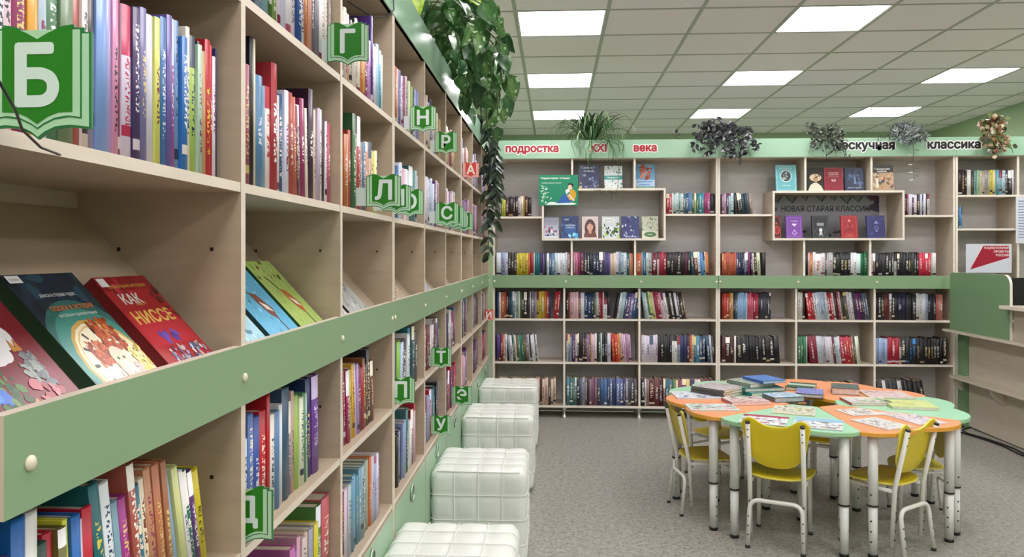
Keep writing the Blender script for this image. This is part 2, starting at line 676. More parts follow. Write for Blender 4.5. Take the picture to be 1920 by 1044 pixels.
def back_unit(label, xs, ups, posts_up, box=None, upper=(), fascia=(None, None), low=True, rail=True, mid=None):
    ox = xs[0]
    CREAM, EDGE = L('c8bba8'), L('ece4d8')
    t = thing('bookcase', label, 'bookcase', (ox, YF, 0), group='bookcases along the back')
    def BX(m, x0, y0, z0, x1, y1, z1, **k):
        m.box(x0 - ox, y0 - YF, z0, x1 - ox, y1 - YF, z1, **k)
    def part(nm, m, mt=M_LAM, par=t):
        return m.build(nm, mt, par)
    def board(nm, x0, x1, z0, z1, y0=YF, y1=YF + BD):
        m = MB(CREAM); BX(m, x0, y0, z0, x1, y1, z1, col=CREAM, front='y-', fcol=EDGE); return part(nm, m)
    ztop = 2.085
    if low:
        for i, x in enumerate(xs):
            e = .008
            a, b = (x, x + 2 * e) if i == 0 else (x - 2 * e, x) if i == len(xs) - 1 else (x - e, x + e)
            full = i in (0, len(xs) - 1)
            board('upright', a, b, 0.084, ztop if full else BB0 + .06)
        for i in range(len(xs) - 1):
            a = xs[i] + (.016 if i == 0 else .008)
            b = xs[i + 1] - (.016 if i == len(xs) - 2 else .008)
            for z in (BS1, BS2, BS3):
                board('shelf', a, b, z - TH, z, YF + .001)
        m = MB(CREAM); BX(m, xs[0] + .016, YF + .02, BB1 - .022, xs[-1] - .016, YF + BD, BB1 - .006); part('shelf', m)
        m = MB(GREYB); BX(m, xs[0] + .002, YF + BD, .004, xs[-1] - .002, YF + BD + .004, ztop + .02); part('back_panel', m)
        for x in xs:
            for yy in (YF + .035, YF + .22):
                m = MB(L('c9c8c4'))
                xx = min(max(x, xs[0] + .035), xs[-1] - .035)
                m.lathe([(0.026, 0.0), (0.026, .006), (0.014, .02), (0.013, .05), (0.017, .062), (0.024, .07), (0.024, .084)], 14, c=(xx - ox, yy - YF, 0))
                part('foot', m, M_METAL)
    # green rail
    if rail:
        m = MB(SAGE); BX(m, xs[0] + .001, YF - .016, BB0, xs[-1] - .001, YF - .0005, BB1, col=SAGE, front='z+', fcol=L('c9d6be')); r = part('front_rail', m, M_GREEN)
        for i, x in enumerate(xs):
            m = MB(L('e2dccb'))
            xx = x + (.014 if i == 0 else -.014 if i == len(xs) - 1 else .012)
            m.X = Matrix.Translation((xx - ox, -.016, (BB0 + BB1) / 2)) @ Matrix.Rotation(R(90), 4, 'X')
            m.lathe([(0.009, 0), (0.009, .002), (0.006, .004), (0.002, .005)], 10)
            part('screw_cap', m, M_PLAS, r)
    for (a, b, z) in upper:
        board('shelf', a, b, z - TH, z, YF + .001)
    if box:
        x0, x1, z0, z1 = box
        yb0 = YF - .012
        board('display_box_top', x0, x1, z1 - .017, z1, yb0)
        board('display_box_bottom', x0, x1, z0, z0 + .017, yb0)
        board('display_box_side', x0, x0 + .016, z0 + .017, z1 - .017, yb0)
        board('display_box_side', x1 - .016, x1, z0 + .017, z1 - .017, yb0)
        for x in posts_up[0]:
            board('upright', x - .008, x + .008, z1, ztop)
        for x in posts_up[1]:
            board('upright', x - .008, x + .008, BB1 - .006, z0)
    m = MB(CREAM); BX(m, xs[0], YF + .0, ztop, xs[-1], YF + BD, ztop + .016, col=CREAM, front='y-', fcol=EDGE); part('top_board', m)
    m = MB(MINT); BX(m, fascia[0], YF - .016, 2.09, fascia[1], YF - .0005, 2.236, col=MINT, front='z+ z-', fcol=L('c2ddc6')); part('fascia', m, M_FASCIA)
    return t


back_unit('cream back bookcase under the red lettering, with the boxed shelf of six face-out books',
          [-0.50, 0.077, 0.678, 1.298], 0, ([0.141, 0.640], [0.137, 0.644]), (-0.103, 0.885, 1.430, 1.848),
          [(-0.484, -0.103, 1.625), (0.885, 1.282, 1.642)], (-0.515, 1.2985))
back_unit('cream back bookcase under the black lettering, with the boxed shelf and dark banner',
          [1.300, 1.911, 2.517, 3.133], 0, ([1.982, 2.493], [1.973, 2.484]), (1.724, 2.742, 1.430, 1.822),
          [(1.316, 1.724, 1.638), (2.742, 3.117, 1.628)], (1.2995, 3.1345))


def side_unit():
    x0, x1 = 3.136, 4.40
    CREAM, EDGE = L('c8bba8'), L('ece4d8')
    t = thing('bookcase', 'cream bookcase at the right behind the counter, with one row of books', 'bookcase', (x0, YF, 0), group='bookcases along the back')
    def board(nm, a, b, z0, z1, y0=YF, y1=YF + BD):
        m = MB(CREAM); m.box(a - x0, y0 - YF, z0, b - x0, y1 - YF, z1, col=CREAM, front='y-', fcol=EDGE); return m.build(nm, M_LAM, t)
    for a in (x0, 3.60, x1 - .016):
        board('upright', a, a + .018, 0, 2.085)
    for a, b in ((x0 + .018, 3.60), (3.618, x1 - .016)):
        for z in (1.784, 1.522, .80, .452, .10):
            board('shelf', a, b, z - TH, z, YF + .001)
    m = MB(GREYB); m.box(.002, BD, 0.02, x1 - x0 - .002, BD + .004, 2.1); m.build('back_panel', M_LAM, t)
    board('top_board', x0, x1, 2.085, 2.101)
    m = MB(MINT); m.box(0, -.016, 2.09, x1 - x0, -.0005, 2.236, col=MINT, front='z+ z-', fcol=L('c2ddc6')); m.build('fascia', M_FASCIA, t)


side_unit()

# ------------------------------------------------------------ books
NAMES = [('black', 25, 25, 28), ('dark grey', 70, 70, 74), ('grey', 128, 128, 130), ('pale grey', 190, 190, 194), ('white', 232, 230, 232),
         ('dark red', 110, 28, 35), ('red', 190, 40, 48), ('maroon', 95, 35, 55), ('dusty rose', 170, 95, 105), ('pink', 220, 150, 170), ('magenta', 165, 60, 130),
         ('purple', 95, 60, 125), ('violet', 120, 105, 170), ('lavender', 188, 178, 214), ('navy', 35, 45, 85), ('blue', 50, 95, 165), ('light blue', 140, 175, 215),
         ('slate blue', 90, 115, 145), ('teal', 40, 120, 125), ('dark teal', 25, 70, 80), ('dark green', 35, 80, 50), ('green', 70, 135, 70), ('lime', 170, 195, 95),
         ('pale green', 170, 200, 170), ('yellow', 225, 210, 70), ('olive', 130, 125, 50), ('orange', 215, 120, 50), ('tan', 195, 155, 110), ('cream', 225, 210, 175), ('brown', 105, 70, 50), ('rust', 165, 80, 60)]
ORD = ['first', 'second', 'third', 'fourth', 'fifth', 'sixth', 'seventh', 'eighth', 'ninth', 'tenth', 'eleventh', 'twelfth', 'thirteenth', 'fourteenth', 'fifteenth',
       'sixteenth', 'seventeenth', 'eighteenth', 'nineteenth', 'twentieth'] + ['twenty-' + x for x in ('first second third fourth fifth sixth seventh eighth ninth'.split())] + \
      ['thirtieth'] + ['thirty-' + x for x in ('first second third fourth fifth sixth seventh eighth ninth'.split())]


def cname(h):
    r, g, b = (int(h[i:i + 2], 16) for i in (0, 2, 4))
    return min(NAMES, key=lambda n: (n[1] - r) ** 2 * 1.1 + (n[2] - g) ** 2 * 1.4 + (n[3] - b) ** 2)[0]


def shell(mb, t, h, d, col, acc, seed, soft=False):
    """Hard cover: two boards and a rounded spine. Spine at y=0 faces -y, bottom at z=0."""
    if mb.acc is None: mb.acc, mb.uv = [], []
    bt = min(.0026, t * .2)
    A = (*acc, seed)
    n0 = len(mb.f)
    mb.box(-t / 2, .001, 0, -t / 2 + bt, d, h, col)
    mb.box(t / 2 - bt, .001, 0, t / 2, d, h, col)
    for _ in range(12):
        mb.acc.append(A)
        mb.uv.append(((-1, -1),) * 4)
    N = 4
    bul = min(.004, t * .16)
    arc = [(-t / 2 + t * i / N, -bul * math.sin(math.pi * i / N) * (0.4 if soft else 1)) for i in range(N + 1)]
    lo = [mb.vert((x, y + .001, 0)) for x, y in arc]
    hi = [mb.vert((x, y + .001, h)) for x, y in arc]
    for i in range(N):
        mb.face((lo[i], lo[i + 1], hi[i + 1], hi[i]), col, not soft)
        mb.acc.append(A)
        mb.uv.append(((i / N + .001, 0), ((i + 1) / N, 0), ((i + 1) / N, 1), (i / N + .001, 1)))
    b0 = [mb.vert((x, .0045, z)) for z in (0, h) for x in (-t / 2 + bt, t / 2 - bt)]
    for q in ((*lo[::-1], b0[0], b0[1]), (*hi, b0[3], b0[2])):
        mb.face(q, col, False)
        mb.acc.append(A)
        mb.uv.append(((-1, -1),) * len(q))


def block(mb, t, h, d):
    bt = min(.0026, t * .2)
    mb.box(-t / 2 + bt, .0046, .002, t / 2 - bt, d - .003, h - .003, PAGE)


book_count = 0
BOOK_MAX = 300
stuff_shell, stuff_pages = MB(), MB(PAGE)
stuff_shell.acc, stuff_shell.uv = [], []


def row(axis, a, b, z, spec, phrase, group, hb=0.205, setback=0.02, depth=0.16, jit=0.012, seed=1, indiv=True, end='near'):
    """One shelf of books from a to b (along y for the left bookcase, along x for the back one)."""
    global book_count
    g = random.Random(seed)
    items, lean, gap = [], 0.0, 0.0
    for tk in spec.split():
        if tk[0] == '|':
            new = R(float(tk[1:]))
            items.append(('lean', new)); continue
        if tk[0] == '_':
            items.append(('gap', float(tk[1:]) / 1000)); continue
        q = dict((x[0], x[1:]) for x in re.findall(r'[*^/][^*^/]+', tk))
        tk = tk[:6]
        h = float(q['^']) / 100 if '^' in q else None
        w, acc = float(q.get('*', 1)), q.get('/')
        items.append(('book', tk, acc, w * g.uniform(.72, 1.3), h or hb + g.uniform(-jit, jit)))
    # widths scaled so that the run fills a..b
    fix, var, lean = 0.0, 0.0, 0.0
    for it in items:
        if it[0] == 'lean':
            fix += abs(math.sin(it[1]) - math.sin(lean)) * hb * (1 if (it[1] or lean) else 0); lean = it[1]
        elif it[0] == 'gap': fix += it[1]
        else: var += it[3] / math.cos(lean)
    k = (b - a - fix) / var
    p, lean, n = a, 0.0, 0
    for it in items:
        if it[0] == 'lean':
            p += abs(math.sin(it[1]) - math.sin(lean)) * hb; lean = it[1]; continue
        if it[0] == 'gap': p += it[1]; continue
        _, hx, acc, w, h = it
        t = k * w - .0006
        c = math.cos(lean)
        pos = p + (k * w / c) / 2
        p += k * w / c
        n += 1
        d = depth * g.uniform(.92, 1.06)
        sb = setback + g.uniform(0, .008)
        lift = abs(math.sin(lean)) * t / 2 + .0004
        if axis == 'L':
            M = Matrix.Translation((XF - sb, pos, z + lift)) @ Matrix.Rotation(R(90), 4, 'Z') @ Matrix.Rotation(lean, 4, 'Y')
        else:
            M = Matrix.Translation((pos, YF + sb, z + lift)) @ Matrix.Rotation(lean, 4, 'Y')
        col = L(hx)
        if acc is None:
            lum = sum(col)
            ac = L(g.choice(['efeae0', 'e8dcc0', 'f4f4f4', 'd8c27a', 'd9e0ea'])) if lum < .9 else L(g.choice(['2a3550', '7a2430', '34343a', '35506a', '8a3a60']))
        else: ac = L(acc)
        sd = g.random()
        if indiv and book_count < BOOK_MAX:
            book_count += 1
            m = MB(); shell(m, t, h, d, col, ac, sd)
            o = link('book', m.mesh('book', M_BOOK)); o.matrix_world = M
            thick = 'thick ' if t > .036 else 'thin ' if t < .013 else ''
            tag(o, '%s%s book, %s from the %s end, %s' % (thick, cname(hx), ORD[n - 1], end, phrase), 'book', group)
            m = MB(PAGE); block(m, t, h, d); m.build('pages', M_PAPER, o)
        else:
            stuff_shell.X = M; shell(stuff_shell, t, h, d, col, ac, sd)
            stuff_pages.X = M; block(stuff_pages, t, h, d)


def mix_spec(pal, n, seed, lean=None):
    g = random.Random(seed)
    pal = pal.split()
    s = []
    for i in range(n):
        s.append(g.choice(pal) + '*%.2f' % g.uniform(.7, 1.4) + ('^%.1f' % g.uniform(20, 25) if g.random() < .12 else ''))
    if lean: s.insert(int(n * .45), '|%g' % lean)
    return ' '.join(s)


GL = 'books on the left bookcase'
# bay 1, shelf of sign Б
row('L', .672, 1.222, ZS1, '1c2030 2d5f9a*1.3 d6cbe0 8a8fb0 e0dfe8 e2c2cf 8c2a5c*1.4 e0a33c*1.2/8a4a20 aebfce 4f7d5c*1.5 6c8464*1.6 a8564e d9d0c4 938cae 7fa2dc*1.5 aaa4d6 d693b6 8c2f55 d8d0e4/c03058*1.4 42335f*1.7/e8e0f0 74709e d0d0dc/96142a*1.6 cdd26e*1.1 3b6ea5*1.4 6a5aa0*1.2 a84c8e*1.2 6c8fc0*.8 2f70b4*1.2 e4dcc8*.8/3a5f9a a6c05a*1.2 a9c4ae 1d3a2c*.6 c09a6c*1.4 b8262e/e8cf3a*1.2 c02838*.9 e4dde6/7a2440*.9 2b3160*.5',
    'nearest left bay, shelf behind sign Б', GL, hb=.207, seed=3, depth=.17)
# bay 2 top, ends at sign Г
row('L', 1.275, 1.838, ZS2, 'c9c0d2 a23542 8f4560 2a2844 3d3a5c 7c98b0 54809c 7ea0a8 35661f*1.5/e8e4e8 7d9a50 d9d4e6 c6c7de e2dfea*1.3/b05070 d8cfdc d2b0ba 1f4c8c*1.3 c9c9d6 a8623f c28a74 6d5a74 77737e*1.6 d8d6dc e2dad4 c4b6b0 dfd8cf 8d8278',
    'second left bay, top shelf', GL, hb=.235, seed=4)
row('L', 1.275, 1.838, ZS1, '5e3a66*.8 6e2c56*.9 96495c 1a1820/d8d0b8*1.1^27 d9cfb0*.5^27 4f7da2*1.2 7a9ab8*.7 e0d6d0/b02a3a*1.1 a02c36*1.4^25 d9c8c6*.6 24507e*1.3 d5d6e6*.8 |-3 9e4a3c*1.4 b85e4a 6d2338*.8 7d7482*.9 8c2c58*1.4 e4ded0*.5 |0 3a2036*1.2^25 dac7b4*.6 b0a4b6 e6dfe4*.8 2e2430*1.1/cfc4d0 e4d8e4*.7 b2586a*1.3',
    'second left bay, shelf below sign Г', GL, hb=.205, seed=5)
row('L', .672, 1.19, ZMID, 'a82c34*.8^20 d08060*.5^20 dcdce4/2a3a60*1.2^21 1f4f9a^20 8c5a9e*.8^19.5 1d66b0*1.2^23 e0e0da/2c2c34*1.2^23 |-3 2d4a40*.9^19 b02436*1.1^19.5 6d6a34*.8^19.5 d8d846*.7^20 1f66b4*.9^20 d6d0da*.6^19 c01f32*1.3^20 |-9 1d6a70*1.2/d8c850^22.5 dfe6ea/24406a*1.1^22 7aa0b0^19 a23488*1.1^19 a8584a*.9^23 2d7890*1.2^19.5 e8dcc0/7a4030*.7^20 c08a64^21 b87452^21 a06a4a^21 |-13 8fb0cc*1.1^19.5 c9cf8e*.9^19.5 e0e0e0/503070*.6^18.5 1d6a58*1.1^18 5a3570*1.2^17.5 c2b21e*1.7/5a5410^17',
    'nearest left bay, under the green rail', GL, hb=.168, seed=6)
row('L', 1.275, 1.75, ZMID, '5c2f58*.8^17 7aaac4^17 c6d6e4*.7^17 5a76b8*1.2^21 3d55a0^20 b8222a*1.3/f0d8c8^20.5 b01e28*.8^23.5 e2dcd4*.9 5a7ea8 d8dce4 35556e*1.3^22.5 7d7086*.7 c4a4a0*.6 |-2 9ebc58*.9/f2f2ee d6e0c4*.7 4f8c66*.6 e0e6e4*.6 1d3260*1.3^22 6a3f92*1.5/cfc0e6^22',
    'second left bay, shelf above sign Д', GL, hb=.20, seed=7)
row('L', 1.275, 1.835, ZLOW, '2a2a2e d8d0c8 e0dcd8 6b2c3c e2dce0 c8b8c0 2a3440 1f66a8*1.4 7ab0c8*.7 a8588e 7c6098 c490a8*.7 b8a8a4 d0b8a0*.7 8a8f9e c0b42e*.9^19 4d8040^22 b85860*1.5^22.5',
    'second left bay, bottom shelf', GL, hb=.185, seed=8)
# bay 3
row('L', 1.868, 2.40, ZS2, 'b0524a d8cfc4 c8c0b4 a04038*.8 c9c2b8 dcd6cc e0a088*.8 cfc8be d8d0c8 2c3a30 e6dfd2 c87a3a*1.1 d9b05a 9d4a86*1.7 b88ac4*1.2 4a3078^27 d8a4cc*1.3/a03070 c8d8e8 a0c4d8 5a9ab0*1.2 d0e0e0*.7',
    'third left bay, top shelf', GL, hb=.20, seed=9)
row('L', 1.868, 2.33, ZS1, '8c2030*.8 344a70*1.2 b8a8a0 b06030 c8b890*.8 a83a34 3a6a44^26 d0c4a8*.6 b03a40*1.2^26 8e7a70 3f6a90 c08060 b89c88 c4a488 d8c890*.8 c8d070*.9 e0d8c0*.6',
    'third left bay, shelf above sign Л', GL, hb=.20, seed=10)
row('L', 1.868, 2.28, ZMID, 'c8c8d0 2d5a58*1.2/e8e8ec |-5 dcdce2 8c2448/e4e4ea 9c2850/e4e4ea e0dcd8*.7 c8b870 d8a838*1.1/5a3a20 c8c0e0 b090c0 6c2848*1.2 a02838 8c5a34*1.2 5c4030 2a2e3c^22 7c4a34',
    'third left bay, under the green rail', GL, hb=.19, seed=12)
row('L', 1.868, 2.36, ZLOW, '2a2628 d8cfb8 b8b090*.8 6e2040*.8 d8c0d4/8c2040*1.5 a8b8bc 5f8ca8 6aa0b8 548298 7098ac 88a0a8 6c8890 9a9c88 c86a30*.8 b8b4c0 9aa4cc d0c8d8 8878a0',
    'third left bay, bottom shelf', GL, hb=.195, seed=13)
# bay 4
row('L', 2.49, 3.03, ZS2, '6a2c28 c09060*1.4 d0a878*1.3 b8543a d8c8b0 7068a0 d0cce0 a04c78 c8b8c0 6a4c68 d8e0b8*.8 3a4a30 a8c070 384878 c0c8d8 8890c0',
    'fourth left bay, top shelf', GL, hb=.205, seed=14)
row('L', 2.49, 3.03, ZS1, 'a02030*1.4 c8b8dc*.8 2c5c9c*1.4 d4dce8 b8a8c0*.8 d8a8b8 e8e4e8 c0cce0 |0 1f6a68*1.8^21 2c7872 a8c0c8 d0d8e4',
    'fourth left bay, above the display boards', GL, hb=.195, seed=15)
row('L', 2.49, 3.0, ZMID, '2a3040 3c4458 4a5068 88c048/c8d8e8*1.4 b0c8e0 c8d8ec 2a2c34*1.2 e0e4ea*.8 1f6a78*1.3^22 2a5460^22 3a4048',
    'fourth left bay, below the rail', GL, hb=.19, seed=16)
row('L', 2.49, 2.99, ZLOW, 'd8d0c4*.8 c8b83a*1.3 b0a42c*1.2 2a2c26 2c3040*1.1 8c94b0*.7 2a3454 8898c0 b8bcd0 3c6c70*1.1^23 4c7c78^23 e0e0e4 8c2434*1.3^21 c0a8b0 b02c3c^22',
    'fourth left bay, bottom shelf', GL, hb=.185, seed=17)
# back bookcase, shelf standing on the green rail
GB = 'books on the back bookcases'
row('B', -.472, .126, BB1 - .006, 'd6dce6*1.3 8fa0c4*1.4 d4d8e2/2c2c30 2a2a30*.8 33302e 403c34 c8b83c/e8e0a0 c6b432 cab83a c2ae30 c4623a*.7 8c2430/e8d8dc b8c0b8*.6 1f6a70*1.2 256e74 3a3058/d8c8e0 584a7c 1d2c38 e4e8ea*.7 3a5a84 6a90b0 c0ccd8 d8e0e6 dde4ea dbe2e8 d6dee8 8c5a64*.8',
    'back shelf below the green poster', GB, hb=.185, seed=20, depth=.13, jit=.006, end='left')
row('B', .15, .63, BB1 - .006, 'a86a80*.8 c07890*.7 8c3a60 5a2c4c 232630 2d3040 1f2530/c8ccd8 2a3044 26304c 3a3f5c 4a4470*1.2 585088 c8b8a8 d8c4b0*.7 d8dce4 8c9ab0 a8bcc8 dce8f0*.9 2d6a78 c08060',
    'back shelf under the first display box', GB, hb=.188, seed=21, depth=.13, jit=.010, end='left')
row('B', .655, 1.235, BB1 - .006, 'b85c3c*1.4 7ca0a8*.7 2d5c84*1.3 c0ccd0*.7 a8b8b0 6c2438/d8dcd8*1.4 d8d4d0*.6 94243c*1.3 8c1c34 1c1c20*1.2 221e24/c8c0b0 241e20/c8c0b0 1e1c20/c8c0b0 201c1e 4c2438 2a2230 |-4 2d5a6a 6c3838 d8e4ea 5a8cc0 8cb4d8*.8 d8c8a8*.6 d87c40*.7',
    'back shelf right of the first display box', GB, hb=.19, seed=22, depth=.13, jit=.006, end='left')
# everything further off joins one object
PALL = 'c8c0d2 a23542 8f4560 2a2844 7c98b0 d9d4e6 c6c7de d2b0ba 1f4c8c c9c9d6 c28a74 6d5a74 d8d6dc e2dad4 c4b6b0 5f8ca8 d8cfb8 4a3078 a8b8bc 2d5a58 c8b870 9d4a86 3a3040 5a4058 e4dfe4 c8a8a8'
for i, (k0, f) in enumerate(((4, .96), (5, .9), (6, .95), (7, .9), (8, .94))):
    a, b = POST[k0] + .022, POST[k0 + 1] - .022
    row('L', a, a + (b - a) * f, ZS2, mix_spec('c8a878 d8c8a0 c9b890 e0d8c0 7068a0 c0b8d0 a05060 d8c4b0 3a3a58' if k0 < 7 else 'b8b0d0 8c84b0 c8c0d8 5a6078 d0c8d8', 15, 40 + i), '', GL, seed=50 + i, indiv=False)
    row('L', a, a + (b - a) * f, ZS1, mix_spec('c8d0e4 d0d8ea a8b8d0 4a3070 c0a8b4 8c4860 d8c8d4 6c5080 b8a070' if k0 < 6 else '8c5a80 b888b4 d0b8d0 4a3050 6c5878 2a2030', 15, 60 + i), '', GL, seed=70 + i, indiv=False)
    fl = (.94, .92, .86, .92, .95)[i]
    row('L', a, a + (b - a) * fl, ZMID, mix_spec('6c2c34 b89090 d8d4d8 2a3c54 3a6088 4a4870 8c3040 c0b8c0' if k0 < 6 else '8c98a8 2a2a30 c0c8c8 6c4050 4a5058', 13, 80 + i, -3), '', GL, seed=90 + i, indiv=False, hb=.195)
    row('L', a, a + (b - a) * fl, ZLOW, mix_spec('c0a82c b8b0a0 2a2c38 8890b0 3a7078 b82838 e0dce0 7c2c3c d8c0c0' if k0 < 5 else 'b02840 d0a0b0 2a2c3c 7a4a80 c8a0c0 5a3a68 3c4048', 13, 100 + i), '', GL, seed=110 + i, indiv=False, hb=.20)
